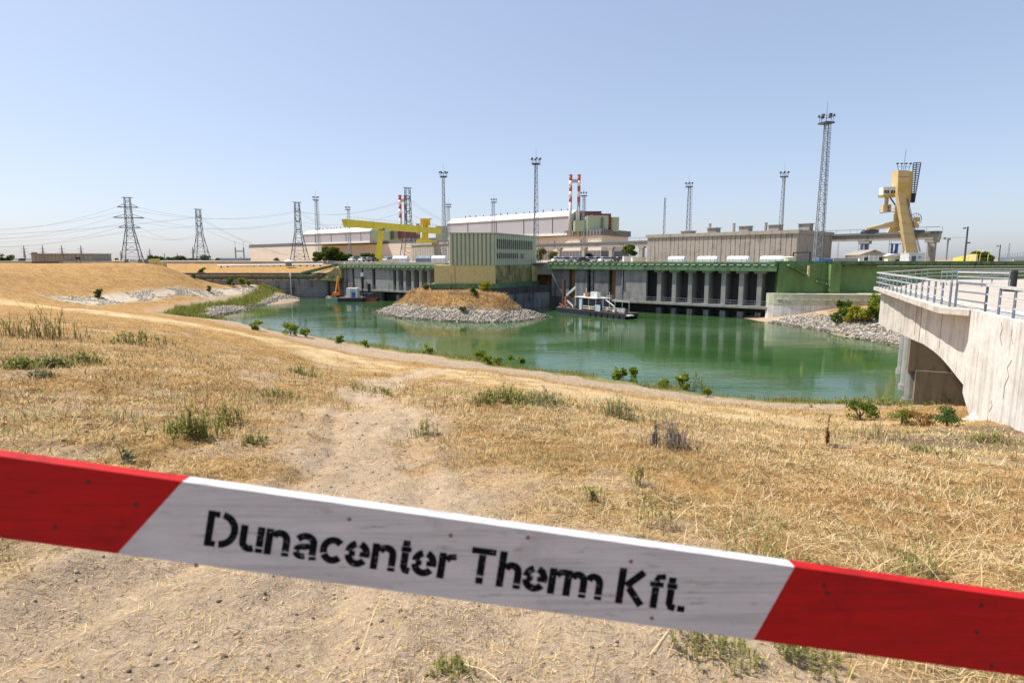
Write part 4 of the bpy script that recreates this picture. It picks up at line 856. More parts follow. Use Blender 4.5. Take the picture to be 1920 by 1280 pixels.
# ================================================================== dredging barge
DA, DB = G(1043, 584.5, 0), G(1170, 598.5, 0); dd = V2(DA, DB); dn = Vector((-dd.y, dd.x, 0)); DL = (DB - DA).length; drz = math.atan2(dd.y, dd.x)
bg = thing('dredging_barge', DA, 'dark hulled dredging barge with white canopy moored before the pump bays', 'barge')
def dp(s, w, z): return DA + dd * s + dn * (w * 0.68) + Vector((0, 0, z))
MB().slab([dp(0, 0, 0.35), dp(1.2, 0, -0.5), dp(DL - 1, 0, -0.5), dp(DL, 0, 0.4), dp(DL, 0, 1.0), dp(0, 0, 1.0)], dn * 4.2).build('hull', 'navy', bg)
MB().slab([dp(-0.2, -0.05, 0.9), dp(DL + 0.1, -0.05, 0.9), dp(DL + 0.1, -0.05, 1.1), dp(-0.2, -0.05, 1.1)], dn * 4.3).build('deck', 'rust_dark', bg)
for i in range(7): p = dp(11 + i * 1.7, -0.15, 0.45); MB().tube([p + dn * -0.1, p + dn * 0.12], 0.42, 10).build('tyre_fender', 'black', bg)
def dpx(x, y): q = onplane(x, y, DA + dn * 2, DB + dn * 2); return (q - DA).dot(dd), q.z
s0, _ = dpx(1088, 570); s1, _ = dpx(1146, 570)
MB().slab([dp(s0, 0.2, 3.75), dp(s1 - 3, 0.1, 3.65), dp(s1 - 1, 4.6, 3.75), dp(s0 + 1, 4.6, 3.8)], (0, 0, 0.12)).build('canopy', 'off_white', bg)
for s in np.linspace(s0 + 0.3, s1 - 0.5, 5):
    for w in (0.2, 5.4): MB().bar(dp(s, w, 1.1), dp(s, w, 3.7), 0.1).build('canopy_post', 'off_white', bg)
MB().box(dp(s0 + 2.1, 0.4, 2.25), (1.1, 0.12, 2.3), drz).build('door_panel', 'blue_pale', bg)
MB().box(dp(s1 - 2.2, 0.3, 1.75), (1.6, 0.12, 1.3), drz).build('side_panel', 'blue_pale', bg)
MB().box(dp((s0 + s1) / 2, 3.6, 2.3), (6.4, 2.6, 2.3), drz).build('deckhouse', 'steel_dark', bg)
for z in (1.5, 1.95): MB().bar(dp(s0 + 3, 0.1, z), dp(s1 - 3, 0.1, z), 0.1, 0.16).build('bulwark_rail', 'cream', bg)
for k, (s, w, h, mt) in enumerate([(s0 + 3.2, 2, 0.9, 'rust'), (s0 + 4.6, 2.4, 1.2, 'steel_light'), (s0 + 5.8, 2.2, 1.1, 'off_white'), (s0 + 2.0, 3, 0.7, 'steel_light')]): MB().box(dp(s, w, 3.85 + h / 2), (1.0, 1.0, h), drz).build('roof_machine', mt, bg)
MB().tube([dp(s0 + 3.0, 1.4, 3.8), dp(s0 + 3.0, 1.4, 5.8)], 0.08).build('exhaust', 'off_white', bg); MB().tube([dp(s1 + 0.5, 1.4, 1), dp(s1 + 0.5, 1.4, 5.2)], 0.06).bar(dp(s1 - 0.2, 1.4, 4.4), dp(s1 + 1.2, 1.4, 4.4), 0.06).build('mast', 'off_white', bg)
for s in np.linspace(s1 - 0.5, DL - 0.4, 6): MB().bar(dp(s, 0.15, 1.1), dp(s, 0.15, 2.1), 0.07).build('rail_post', 'off_white', bg)
for z in (1.6, 2.1): MB().bar(dp(s1 - 0.5, 0.15, z), dp(DL - 0.3, 0.15, z), 0.07).build('stern_rail', 'off_white', bg)
MB().bar(dp(s1, 0.6, 3.6), dp(s1 + 2.6, 0.4, 2.4), 0.16).bar(dp(s1 + 2.6, 0.4, 2.4), dp(s1 + 2.7, 0.4, 1.1), 0.16).build('davit', 'off_white', bg)
for k in range(40): MB().box(dp(random.uniform(s0 - 2, DL - 1), random.uniform(1, 4.5), 1.45), (random.uniform(.3, 1), random.uniform(.3, .9), random.uniform(.4, .9)), drz + k).build('deck_gear', random.choice(['rust', 'off_white', 'steel_dark', 'black', 'rust_dark', 'steel_light']), bg)
MB().bar(dp(s1 + 0.5, 3, 3.5), dp(DL - 0.5, 3, 3.3), 0.07).bar(dp(DL - 0.6, 3, 1), dp(DL - 0.6, 3, 3.3), 0.07).bar(dp(DL - 2.5, 3, 1), dp(DL - 2.5, 3, 3.35), 0.07).build('awning_frame', 'off_white', bg)
a, z1 = dpx(1063, 526); MB().box(dp(a, 1.6, z1 / 2 + 0.2), (0.62, 0.62, z1), drz).build('spud_pile', 'rust_dark', bg)
a2, z2 = dpx(1086.5, 532); MB().box(dp(a2, 1.6, z2 / 2 + 0.5), (0.34, 0.34, z2 - 1), drz).build('grey_post', 'steel_grey', bg)
(a3, z3), (a4, z4) = dpx(1067, 553), dpx(1084, 538)
MB().bar(dp(a3, 2, z3), dp(a4, 2, z4), 0.45).bar(dp(a4, 2, z4), dp(a4 + 0.2, 2, z4 - 2), 0.3).build('boom', 'steel_light', bg)
(a5, z5), (a6, z6) = dpx(1071, 563), dpx(1083, 575); MB().bar(dp(a5, 1.2, z5), dp(a6, 1.2, z6), 0.26).bar(dp(a6, 1.2, z6), dp(a6 - 0.3, 1.2, 1.1), 0.22).build('brace', 'steel_light', bg)
MB().box(dp(1.6, 2.4, 2.6), (1.4, 1.4, 2.0), drz).build('winch_box', 'rust', bg)
for k in range(8): MB().bar(dp(random.uniform(-0.5, 3), random.uniform(0.2, 4), 1.1), dp(random.uniform(-0.5, 4.5), random.uniform(0.2, 4), random.uniform(1.2, 2.2)), 0.2).build('loose_pipe', random.choice(['steel_light', 'rust', 'off_white']), bg)
MB().box(dp(DL + 0.5, 1.5, 0.75), (1.2, 1.4, 0.2), drz).build('stern_step', 'off_white', bg)
# ================================================================== work pontoon with excavator and cabin
def wx(x, y, Y): return W(x, y, Y)
YP = 170.0; p = G(634, 565.5, 0); YP = p.y
wp = thing('work_pontoon', (p.x, YP, 0), 'dark work pontoon carrying a white cabin with blue door', 'pontoon')
a, b = wx(634, 565, YP), wx(680, 565, YP)
MB().box(((a.x + b.x) / 2, YP + 2, 0.35), (b.x - a.x, 4, 1.3)).build('hull', 'navy', wp)
MB().box(((a.x + b.x) / 2, YP + 2, 1.05), (b.x - a.x + 0.1, 4.1, 0.12)).build('deck', 'rust', wp)
c0, c1 = wx(648, 557, YP), wx(668, 540, YP)
cb = MB().box(((c0.x + c1.x) / 2, YP + 2.1, 2.45), (c1.x - c0.x, 2.6, 2.7)).build('cabin', 'white_paint', wp)
MB().box((c0.x + 2.1, YP + 0.78, 1.9), (1.1, 0.06, 1.5)).build('door', 'blue_paint', cb); MB().box((c0.x + 1.35, YP + 0.78, 2.4), (0.14, 0.06, 2.4)).build('red_stripe', 'red_hull', cb)
MB().box((c0.x + 2.1, YP + 0.78, 3.1), (1.0, 0.05, 0.7)).build('window', 'blue_pale', cb)
for k in range(8): MB().box((random.uniform(a.x + 0.3, b.x - 0.3), YP + random.uniform(0.4, 3.5), 1.3), (random.uniform(.3, .9), .5, random.uniform(.3, .7)), k).build('deck_gear', random.choice(['rust', 'off_white', 'orange_paint', 'deck_wood']), wp)
gp = thing('green_pontoon', (wx(622, 563, YP + 2).x, YP + 2, 0), 'pale green pontoon with the orange excavator on deck', 'pontoon')
a, b = wx(610, 562, YP + 2), wx(634, 562, YP + 2)
MB().box(((a.x + b.x) / 2 - 0.1, YP + 4.5, 0.3), (b.x - a.x - 0.3, 5, 1.2)).build('hull', 'hull_green', gp)
for k in range(10): MB().box((random.uniform(a.x + 0.3, b.x - 0.5), YP + random.uniform(2.3, 4), 1.2), (random.uniform(.3, .7), .5, random.uniform(.3, .8)), k).build('deck_gear', random.choice(['rust', 'off_white', 'deck_wood']), gp)
ex = thing('excavator', (wx(629, 555, YP + 3).x, YP + 4, 0.9), 'orange excavator with raised boom on the pale green pontoon', 'excavator')
e = Vector((wx(629, 555, YP + 3).x, YP + 4, 0.9))
MB().box(e + Vector((0, 0, 0.3)), (2.4, 1.8, 0.6)).build('tracks', 'black', ex); MB().box(e + Vector((0, 0, 1.1)), (1.9, 1.6, 0.9)).build('body', 'orange_paint', ex)
cbx = MB().box(e + Vector((0.6, -0.3, 2.0)), (0.8, 0.9, 1.1)).build('cab', 'orange_paint', ex); MB().box(e + Vector((0.6, -0.76, 2.1)), (0.6, 0.04, 0.7)).build('cab_window', 'glass_dark', cbx)
tp = W(634, 518, YP + 3); MB().bar(e + Vector((0, 0, 1.4)), tp, 0.65, 0.5, 0.4).build('boom', 'orange_paint', ex); MB().bar(tp, e + Vector((0.9, -0.4, 1.2)), 0.28).build('stick', 'orange_paint', ex)
MB().box(e + Vector((0.95, -0.4, 0.55)), (0.6, 0.6, 0.5)).build('bucket', 'steel_dark', ex)
tg = thing('tug_boat', (wx(693, 563, YP + 3).x, YP + 3, 0), 'small red hulled tug with dark funnel beside the white cabin', 'boat')
a, b = wx(681, 562, YP + 3), wx(708, 562, YP + 3)
MB().slab([(a.x, YP + 3, 0.9), (a.x + 0.5, YP + 3, -0.4), (b.x - 0.8, YP + 3, -0.4), (b.x, YP + 3, 0.9)], (0, 2.6, 0)).build('hull', 'red_hull', tg)
MB().box(((a.x + b.x) / 2 - 0.3, YP + 4.2, 1.6), (2.6, 1.8, 1.4)).build('wheelhouse', 'steel_dark', tg); MB().box((wx(690, 540, YP + 3).x, YP + 4.4, 3.2), (0.7, 0.7, 3.4)).build('funnel', 'black', tg)
for x in (682.5, 695): q = wx(x, 552, YP + 2.6); ring = [q + Vector((math.cos(i * math.pi / 6) * 0.42, 0, math.sin(i * math.pi / 6) * 0.36)) for i in range(13)]; MB().tube(ring, 0.15, 6).build('tyre_fender', 'steel_dark', tg)

# ================================================================== things standing on the yard
def dome_tent(p, L, Wd, h, rz, mt, label):
    t = thing('storage_tent', (p.x, p.y, ZY), label, 'tent', rz=rz); n = 7; sec = [(-Wd / 2, 0), (-Wd / 2, h * 0.6), (-Wd * 0.3, h * 0.92), (0, h), (Wd * 0.3, h * 0.92), (Wd / 2, h * 0.6), (Wd / 2, 0)]
    MB().slab([(-L / 2, y, z) for y, z in sec], (L, 0, 0)).build('cover', mt, t, True)
    for s in (-1, 1): MB().slab([(s * L / 2, y * 0.9, z * 0.96) for y, z in sec], (s * 0.35, 0, 0)).build('end_flap', mt, t, True)
    for k in (-0.25, 0.25): MB().slab([(L * k, y * 1.01, z * 1.015) for y, z in sec], (0.08, 0, 0)).build('hoop', 'steel_grey', t, True)
for x, w, mt, lb in ((1270, 31, 'tent_cloth', 'pale arched storage tent by the first bays of the panel hall beside the runway'), (1327.5, 38, 'tent_cloth', 'pale arched storage tent second along the panel hall from the runway'), (1385, 40, 'tent_cloth', 'grey white arched storage tent third along the panel hall from the runway'), (1448, 42, 'tent_cloth', 'wide pale storage tent beside the cream tank'),):
    p = onplane(x, 488, QA + Vector((0.609, 0.793, 0)) * 6, QB + Vector((0.609, 0.793, 0)) * 6); dome_tent(p, w * p.y / FPX * 0.80, 2.4, 1.55, qrz, mt, lb)
for x, w, mt, lb, Y in ((797, 26, 'tent_blue', 'dark blue grey arched storage tent below the smaller panel hall', 176), (824, 22, 'tent_cloth', 'light arched storage tent touching the green building', 172), (752, 24, 'tent_cloth', 'pale storage tent beside the crane leg foot', 190)):
    p = W(x, 488, Y); dome_tent(p, w * Y / FPX, 3, 1.9, -0.2, mt, lb)
p = onplane(1478, 487, QA + Vector((0.609, 0.793, 0)) * 6, QB + Vector((0.609, 0.793, 0)) * 6)
ct = thing('cream_tank', (p.x, p.y, ZY), 'cream round tank beside the end of the panel hall', 'tank'); MB().tube([(p.x, p.y, ZY), (p.x, p.y, ZY + 1.25)], 1.15, 14).build('shell', 'cream', ct, smooth=False); MB().tube([(p.x, p.y, ZY + 1.25), (p.x, p.y, ZY + 1.4)], 1.2, 14, 0.9).build('lid', 'off_white', ct)
pp = W(1488, 474, 124); pf = thing('pipe_frame', (pp.x, 124, ZY), 'black pipe portal standing beside the cream tank', 'pipe'); MB().bar((pp.x, 124, ZY), (pp.x, 124, pp.z), 0.22).build('upright', 'black', pf); q_ = W(1519, 473, 130); MB().bar(pp, q_, 0.22).build('crossbar', 'black', pf); MB().bar((q_.x, q_.y, ZY), (q_.x, q_.y, q_.z), 0.22).build('upright', 'black', pf)
def container(x0, x1, ytop, Y, mt, label, dep=2.4, name='container', ribs=True, cat='container'):
    a, b = W(x0, ytop, Y), W(x1, ytop, Y); t = thing(name, ((a.x + b.x) / 2, Y, ZY), label, cat); h = a.z - ZY; w = b.x - a.x
    MB().box(((a.x + b.x) / 2, Y + dep / 2, ZY + h / 2), (w, dep, h)).build('body', mt, t)
    if ribs:
        for i in range(5): MB().box((a.x + w * (i + 0.5) / 5, Y - 0.03, ZY + h / 2), (0.08, 0.06, h * 0.9)).build('rib', mt, t)
    MB().box(((a.x + b.x) / 2, Y + dep / 2, ZY + h + 0.05), (w + 0.1, dep + 0.1, 0.1)).build('roof', 'steel_light' if mt != 'off_white' else 'white_paint', t)
    return t, a, w, h
c_, a_, w_, h_ = container(607, 622, 489.5, 186, 'blue_paint', 'blue container with small white sign at the top of the ramp'); MB().box((a_.x + w_ * 0.45, 185.94, ZY + h_ * 0.55), (0.35, 0.05, 0.7)).build('sign', 'white_paint', c_)
container(622, 648, 490.5, 190, 'off_white', 'long off white site hut beside the blue container')
container(720, 736, 488, 186, 'cream', 'cream site hut near the yellow crane leg')
container(1186, 1211, 483, 172, 'cream', 'cream site container next to the panel hall corner'); container(1170, 1186, 481, 176, 'off_white', 'off white hut with dark window beside the bushy yard tree')
c_, a_, w_, h_ = container(1705, 1735, 475, 129, 'steel_light', 'light grey container office at the foot of the portal crane', 3, ribs=False); MB().box((a_.x + w_ * 0.3, 128.95, ZY + h_ * 0.42), (0.9, 0.06, 1.3)).build('door', 'steel_dark', c_); MB().box((a_.x + w_ * 0.66, 128.95, ZY + h_ * 0.6), (0.5, 0.06, 0.5)).build('vent', 'steel_grey', c_)
container(1536, 1562, 485, 126, 'blue_paint', 'low blue tarpaulin covered stack beside the tall mast', 2, 'covered_stack', False, 'stack')
container(1563, 1609, 484.5, 132, 'concrete_panel', 'long low beige wall block before the small gabled house', 1, 'low_block', False, 'block')
hs = thing('gabled_house', W(1637, 488, 140), 'small pale house with low grey gable roof on the yard', 'house'); a, b = W(1611, 478, 140), W(1664, 478, 140); rg = W(1638, 468, 140)
MB().box(((a.x + b.x) / 2, 143, (ZY + a.z) / 2), (b.x - a.x - 0.3, 6, a.z - ZY)).build('wall', 'off_white', hs); MB().slab([(a.x - 0.3, 139.6, a.z), (b.x + 0.3, 139.6, a.z), (rg.x, 139.6, rg.z)], (0, 6.8, 0)).build('roof', 'concrete_panel', hs)
for f in (0.14, 0.34, 0.5, 0.66, 0.86): MB().box((a.x + (b.x - a.x) * f, 139.9, (ZY + a.z) / 2), (0.35, 0.25, a.z - ZY)).build('pilaster', 'white_paint', hs)
for f in (0.24, 0.76): MB().box((a.x + (b.x - a.x) * f, 139.98, (ZY + a.z) / 2), (0.9, 0.06, 0.8)).build('window', 'glass_dark', hs)
MB().box((rg.x, 139.55, rg.z - 0.45), (0.6, 0.08, 0.22)).build('gable_vent', 'steel_dark', hs)
kb = thing('pavilion', W(1682, 488, 137), 'low cream pavilion with flat hipped roof by the crane leg', 'hut'); a, b = W(1668, 480, 137), W(1698, 480, 137); MB().box(((a.x + b.x) / 2, 138.6, (ZY + a.z) / 2), (b.x - a.x - 0.4, 3, a.z - ZY)).build('wall', 'cream', kb); MB().slab([(a.x - .2, 136.8, a.z), (b.x + .2, 136.8, a.z), (b.x - 1.2, 136.8, a.z + 0.55), (a.x + 1.2, 136.8, a.z + 0.55)], (0, 3.6, 0)).build('roof', 'white_paint', kb)
MB().box((a.x + 1.9, 137.06, ZY + 0.5), (0.8, 0.08, 0.5)).build('window', 'glass_dark', kb)
for x0, x1, lb in ((1612, 1629, 'blue steel frame tower with caged ladder behind the gabled house'), (1667, 1688, 'blue steel frame tower behind the cream pavilion')):
    a, b = W(x0, 452, 146), W(x1, 452, 146); t = thing('frame_tower', ((a.x + b.x) / 2, 146, ZY), lb, 'tower'); bx_ = (a.x + b.x) / 2 + 0.6
    MB().bar((bx_, 146, ZY), (bx_, 146, a.z - 0.8), 0.5).bar((bx_ - 1, 146, ZY + 1.6), (bx_ + 0.2, 146, a.z - 1.4), 0.25).bar((bx_ - 1.1, 146, ZY), (bx_ - 1.1, 146, a.z - 0.8), 0.35).build('frame', 'blue_paint', t)
    MB().box((bx_ - 0.4, 146, a.z - 0.7), (2.0, 1.4, 0.16)).bar((bx_ - 1.3, 145.4, a.z), (bx_ + 0.6, 145.4, a.z), 0.06).build('platform', 'blue_paint', t)
    lg = MB(); 
    for s in (-1.6, -2.1): lg.bar((bx_ + s, 145.6, ZY), (bx_ + s, 145.6, a.z + 0.5), 0.07)
    for k in range(9): lg.bar((bx_ - 2.1, 145.6, ZY + 0.5 * k + 0.3), (bx_ - 1.6, 145.6, ZY + 0.5 * k + 0.3), 0.06)
    lg.build('ladder', 'steel_grey', t)
def lamp_post(x, yt, Y, label, r=0.2, cam_=True):
    q = W(x, yt, Y); t = thing('lamp_post', (q.x, Y, ZY), label, 'lamp post'); MB().tube([(q.x, Y, ZY), (q.x, Y, q.z)], r, 8, r * 0.75).build('pole', 'steel_dark', t)
    MB().bar((q.x, Y, q.z - 0.3), (q.x - 0.7, Y, q.z - 0.15), 0.08).build('arm', 'steel_dark', t); MB().box((q.x - 0.75, Y, q.z - 0.35), (0.4, 0.3, 0.22)).build('lamp', 'steel_dark', t)
    if cam_: MB().box((q.x + 0.55, Y, q.z - 3.3), (0.5, 0.25, 0.25)).bar((q.x, Y, q.z - 3.5), (q.x + 0.5, Y, q.z - 3.3), 0.08).build('camera', 'steel_dark', t)
lamp_post(1815, 425, 124, 'dark lamp post with security camera in front of the yellow fence'); lamp_post(1876, 459, 150, 'shorter dark post behind the yellow fence tree', 0.14, False)
for x, lb in ((1573, 'a'),): pass
yf = thing('yellow_fence', W(1820, 487, 158), 'yellow corrugated fence panel run behind the dark lamp post', 'fence'); a, b = W(1792, 484, 175), W(1828, 476, 142)
for i in range(18): p = a.lerp(b, (i + .5) / 18); MB().box((p.x, p.y, (ZY + p.z) / 2), (0.42, 1.7, p.z - ZY), 0.1).build('panel', 'yellow_wall' if i % 2 else 'yellow_crane', yf)
for i, x in enumerate((1829, 1838, 1853)):
    q = W(x, 478, 148); t = thing('arched_post', (q.x, 148, ZY), f'yellow bent fence post, {ORD[i]} from the yellow corrugated fence', 'post', 'yellow bent fence posts'); MB().tube([(q.x, 148, ZY), (q.x, 148, q.z), (q.x + 0.3, 148, q.z + 0.9), (q.x + 0.9, 148, q.z + 1.4)], 0.07, 6).build('post', 'yellow_crane', t)
bf = thing('mesh_fence', W(1890, 487, 160), 'blue grey mesh fence on the yard beyond the yellow posts', 'fence'); a, b = W(1872, 484, 190), W(1935, 479, 150)
for i in range(14): p = a.lerp(b, i / 13); MB().box((p.x, p.y, (ZY + p.z) / 2 + 0.4), (0.09, 0.09, p.z - ZY + 1.4)).build('post', 'steel_grey', bf)
MB().bar(a - Vector((0, 0, 0.4)), b - Vector((0, 0, 0.6)), 0.06, 1.1).build('infill', 'rail_blue', bf)
yg = MB().box((W(1912, 487, 119.8).x, 119.8, 11.2), (2.6, 0.3, 1.4)).build('yellow_gate', 'yellow_wall'); tag(yg, 'low yellow gate on the green parapet', 'gate')
q = W(1778, 447, 700); tc = thing('tower_crane', (q.x, 700, 11), 'tiny far tower crane on the horizon beyond the dark lamp post', 'crane'); MB().bar((q.x, 700, 11), (q.x, 700, q.z), 1.3).build('tower', 'steel_grey', tc); MB().bar((q.x - 5, 700, q.z + 1), (q.x + 22, 700, q.z + 1), 0.3).build('jib', 'steel_grey', tc); MB().box((q.x - 4.5, 700, q.z), (2.6, 2, 2.4)).build('counterweight', 'steel_grey', tc); MB().box((q.x + 0.5, 700, q.z - 1), (3, 3, 2.4)).build('slewing_cab', 'steel_grey', tc)
# left horizon
lo = thing('low_hall', W(115, 490, 290), 'long low windowless concrete hall on the hill crest', 'building'); a, b = W(58, 476.5, 290), W(172, 477.5, 290)
MB().box(((a.x + b.x) / 2, 297, (9.5 + a.z) / 2), (b.x - a.x, 14, a.z - 9.5)).build('wall', 'concrete_panel', lo); MB().box(((a.x + b.x) / 2, 296.8, a.z + 0.15), (b.x - a.x + 0.8, 15, 0.35)).build('roof_edge', 'concrete_grey', lo); MB().box(((a.x + b.x) / 2, 289.9, 10.3), (b.x - a.x, 0.3, 0.9)).build('plinth', 'concrete_dark', lo)
MB().box((a.x + 0.9, 291, a.z + 0.5), (1.6, 1.6, 0.9)).build('vent', 'concrete_grey', lo)
for i in range(14): MB().box((a.x + (b.x - a.x) * (i + 1) / 15, 289.95, (10.6 + a.z) / 2), (0.1, 0.16, a.z - 11)).build('wall_joint', 'concrete_grey', lo)
def board(x, y, Y, w, h, label):
    q = W(x, y, Y); t = thing('sign_board', (q.x, Y, 10), label, 'sign'); MB().box((q.x, Y, q.z), (w, 0.12, h)).build('panel', 'black', t)
    for s in (-1, 1): MB().bar((q.x + s * w * 0.35, Y + 0.1, 9.6), (q.x + s * w * 0.35, Y + 0.1, q.z), 0.12).build('leg', 'steel_dark', t)
board(146, 484, 180, 1.4, 0.6, 'dark notice board standing before the low concrete hall'); board(218.5, 485.5, 185, 1.1, 0.5, 'dark notice board between the low hall and big pylon')
wf = thing('blue_fence', W(258, 492, 215), 'blue panel fence at the foot of the big pylon', 'fence')
for x in (237, 247, 255, 263, 274): q = W(x, 486 if x != 255 else 488, 215); MB().box((q.x, 215, (q.z + 9.5) / 2), (1.5, 0.15, q.z - 9.5)).build('panel', 'blue_pale' if x in (247, 255) else 'rail_blue', wf)
for x, y0, y1, lb in ((287, 485, 497, 'upper yellow steel skip at the hill top beside the blue fence'), (300, 491, 507, 'lower yellow steel skip on the hill slope below the other skip')):
    a, b = W(x - 6, y1, 186), W(x + 6, y0, 186); ygt = thing('yellow_skip', (a.x, 187, a.z), lb, 'skip'); MB().box(((a.x + b.x) / 2, 187, (a.z + b.z) / 2), (b.x - a.x, 1.8, b.z - a.z)).build('skip_body', 'yellow_wall', ygt); MB().box(((a.x + b.x) / 2, 186.5, a.z - 0.1), (b.x - a.x, 1.5, 0.5)).build('skip_base', 'black', ygt)
pipe = thing('white_pipeline', W(545, 497, 212), 'white pipeline on supports along the top of the far bank', 'pipe'); a, b = W(408, 498, 212), W(606, 495.5, 212); MB().tube([a, b], 0.3, 8).build('pipe', 'white_paint', pipe)
for i in range(16): p = a.lerp(b, (i + .5) / 16); MB().box((p.x, 212.2, p.z - 0.35), (0.25, 0.8, 0.8)).build('support', 'concrete_dark', pipe)
ks = thing('kiosk', W(541, 498, 208), 'small round grey kiosk with white hat roof on the far bank', 'kiosk'); q = W(541, 494, 208); MB().tube([(q.x, 208, q.z - 1), (q.x, 208, q.z + 0.7)], 1.1, 12).build('wall', 'concrete_grey', ks); MB().tube([(q.x, 208, q.z + 0.7), (q.x, 208, q.z + 1.4)], 1.5, 12, 0.3).build('roof', 'white_paint', ks)
ss = thing('switch_house', W(436, 492, 330), 'pale grey switchgear house between the slim pylon and the turbine hall', 'building'); a, b = W(413, 485, 330), W(458, 485, 330); MB().box(((a.x + b.x) / 2, 334, (10 + a.z) / 2), (b.x - a.x, 8, a.z - 10)).build('wall', 'steel_grey', ss); MB().box(((a.x + b.x) / 2, 334, a.z + 0.2), (b.x - a.x + .6, 8.6, 0.4)).build('roof', 'steel_light', ss)
po = thing('line_portal', W(449, 490, 320), 'slim steel line portal above the switchgear house', 'portal'); a, b = W(441, 464, 320), W(456.5, 464, 320)
for q in (a, b): MB().bar((q.x, 320, 10), (q.x, 320, q.z), 0.55).bar((q.x, 320, q.z), (q.x, 320, q.z + 3.5), 0.12).build('leg', 'steel_grey', po)
MB().bar(a - Vector((0, 0, 2)), b - Vector((0, 0, 2)), 0.6).build('crossbeam', 'steel_grey', po)
for x, y, Y, lb in ((16, 488, 420, 'long white low shed at the end of the hill crest'), (330, 489, 420, 'white low shed behind the tree row by the slim pylon')):
    q = W(x, y, Y); t = thing('white_shed', (q.x, Y, 10), lb, 'shed'); MB().box((q.x, Y + 3, (10 + W(x, y - 3, Y).z) / 2), (34, 6, W(x, y - 3, Y).z - 10)).build('wall', 'white_paint', t); MB().box((q.x, Y + 3, W(x, y - 3, Y).z + 0.2), (35, 7, 0.3)).build('roof', 'off_white', t)
# parked cars
def make_car(mt):
    t = thing('parked_car', (0, 0, 0), '', 'car')
    MB().slab([(-2.1, -0.85, 0.35), (2.1, -0.85, 0.35), (2.15, -0.85, 0.75), (1.2, -0.85, 0.92), (-2.0, -0.85, 0.98), (-2.15, -0.85, 0.7)], (0, 1.7, 0)).build('body', mt, t, True)
    MB().slab([(1.15, -0.74, 0.9), (0.45, -0.74, 1.42), (-1.3, -0.74, 1.45), (-1.95, -0.74, 0.95)], (0, 1.48, 0)).build('cabin', 'glass_dark', t, True)
    MB().slab([(0.5, -0.76, 1.4), (0.35, -0.76, 1.5), (-1.2, -0.76, 1.52), (-1.4, -0.76, 1.42)], (0, 1.52, 0)).build('roof', mt, t, True)
    for x in (-1.3, 1.3):
        for y in (-0.8, 0.8): MB().tube([(x, y - 0.1, 0.33), (x, y + 0.1, 0.33)], 0.33, 10).build('wheel', 'black', t, True)
    return t
protos = {k: make_car(k) for k in ('car_white', 'car_dark', 'car_silver')}; usedc = set()
cn = {'car_white': 'white', 'car_dark': 'dark', 'car_silver': 'silver'}
def put_car(x, Y, k, where, rz):
    o = protos[k] if k not in usedc else copy_tree(protos[k]); usedc.add(k); q = W(x, 488, Y); o.location = (q.x, Y, ZY); o.rotation_euler.z = rz
    o['label'] = f'{cn[k]} car parked {where}'; o['group'] = 'cars parked on the station yard'
for i, x in enumerate((1048, 1062, 1078, 1093, 1108, 1122, 1136, 1150, 1163)): put_car(x, 176 + 3 * (i % 3), ('car_white', 'car_silver', 'car_white', 'car_dark')[i % 4], f'below the crane runway, {ORD[8 - i]} from the panel hall', 0.35 + 0.1 * (i % 2))
for i, x in enumerate((664, 673, 682, 691, 700, 728, 742)): put_car(x, 200 + 2 * (i % 2), ('car_white', 'car_dark', 'car_white')[i % 3], f'before the round trees, {ORD[i]} from the blue container', 1.2)
# ================================================================== plants
def unit(n): v = RNG.normal(size=(n, 3)); return v / np.linalg.norm(v, axis=1, keepdims=True)
def leaf_mesh(name, lumps, n, size, ca, cb, flat=0.0, elong=1.6):
    """leaf sized quads spread through the lumps of a crown"""
    lumps = np.array(lumps, float); vol = lumps[:, 3] * lumps[:, 4] * lumps[:, 5]; k = RNG.choice(len(lumps), n, p=vol / vol.sum())
    r = RNG.random((n, 1)) ** 0.45; c = lumps[k, :3] + unit(n) * r * lumps[k, 3:6]
    a = unit(n); b = np.cross(a, unit(n)); b /= np.linalg.norm(b, axis=1, keepdims=True) + 1e-9
    s = size * RNG.uniform(0.6, 1.4, (n, 1)); a = a * s * elong / 2; b = b * s / 2
    V = np.stack([c - a, c + b * 0.9, c + a, c - b * 0.9], 1).reshape(-1, 3)
    t = RNG.random((n, 1)); col = (np.array(ca) * (1 - t) + np.array(cb) * t) * RNG.uniform(0.75, 1.2, (n, 1))
    return np_mesh(name, V, np.arange(4 * n).reshape(n, 4), np.repeat(col, 4, 0))
def lumpy(rx, ry, rz, k, seed):
    g = np.random.default_rng(seed); L = []
    for i in range(k):
        a = g.uniform(0, 6.28); r = math.sqrt(g.random()) * 0.7; z = g.uniform(0.15, 0.9); f = g.uniform(0.32, 0.55)
        L.append((math.cos(a) * r * rx, math.sin(a) * r * ry, z * rz * 1.9, rx * f, ry * f, rz * f * 0.9))
    return L
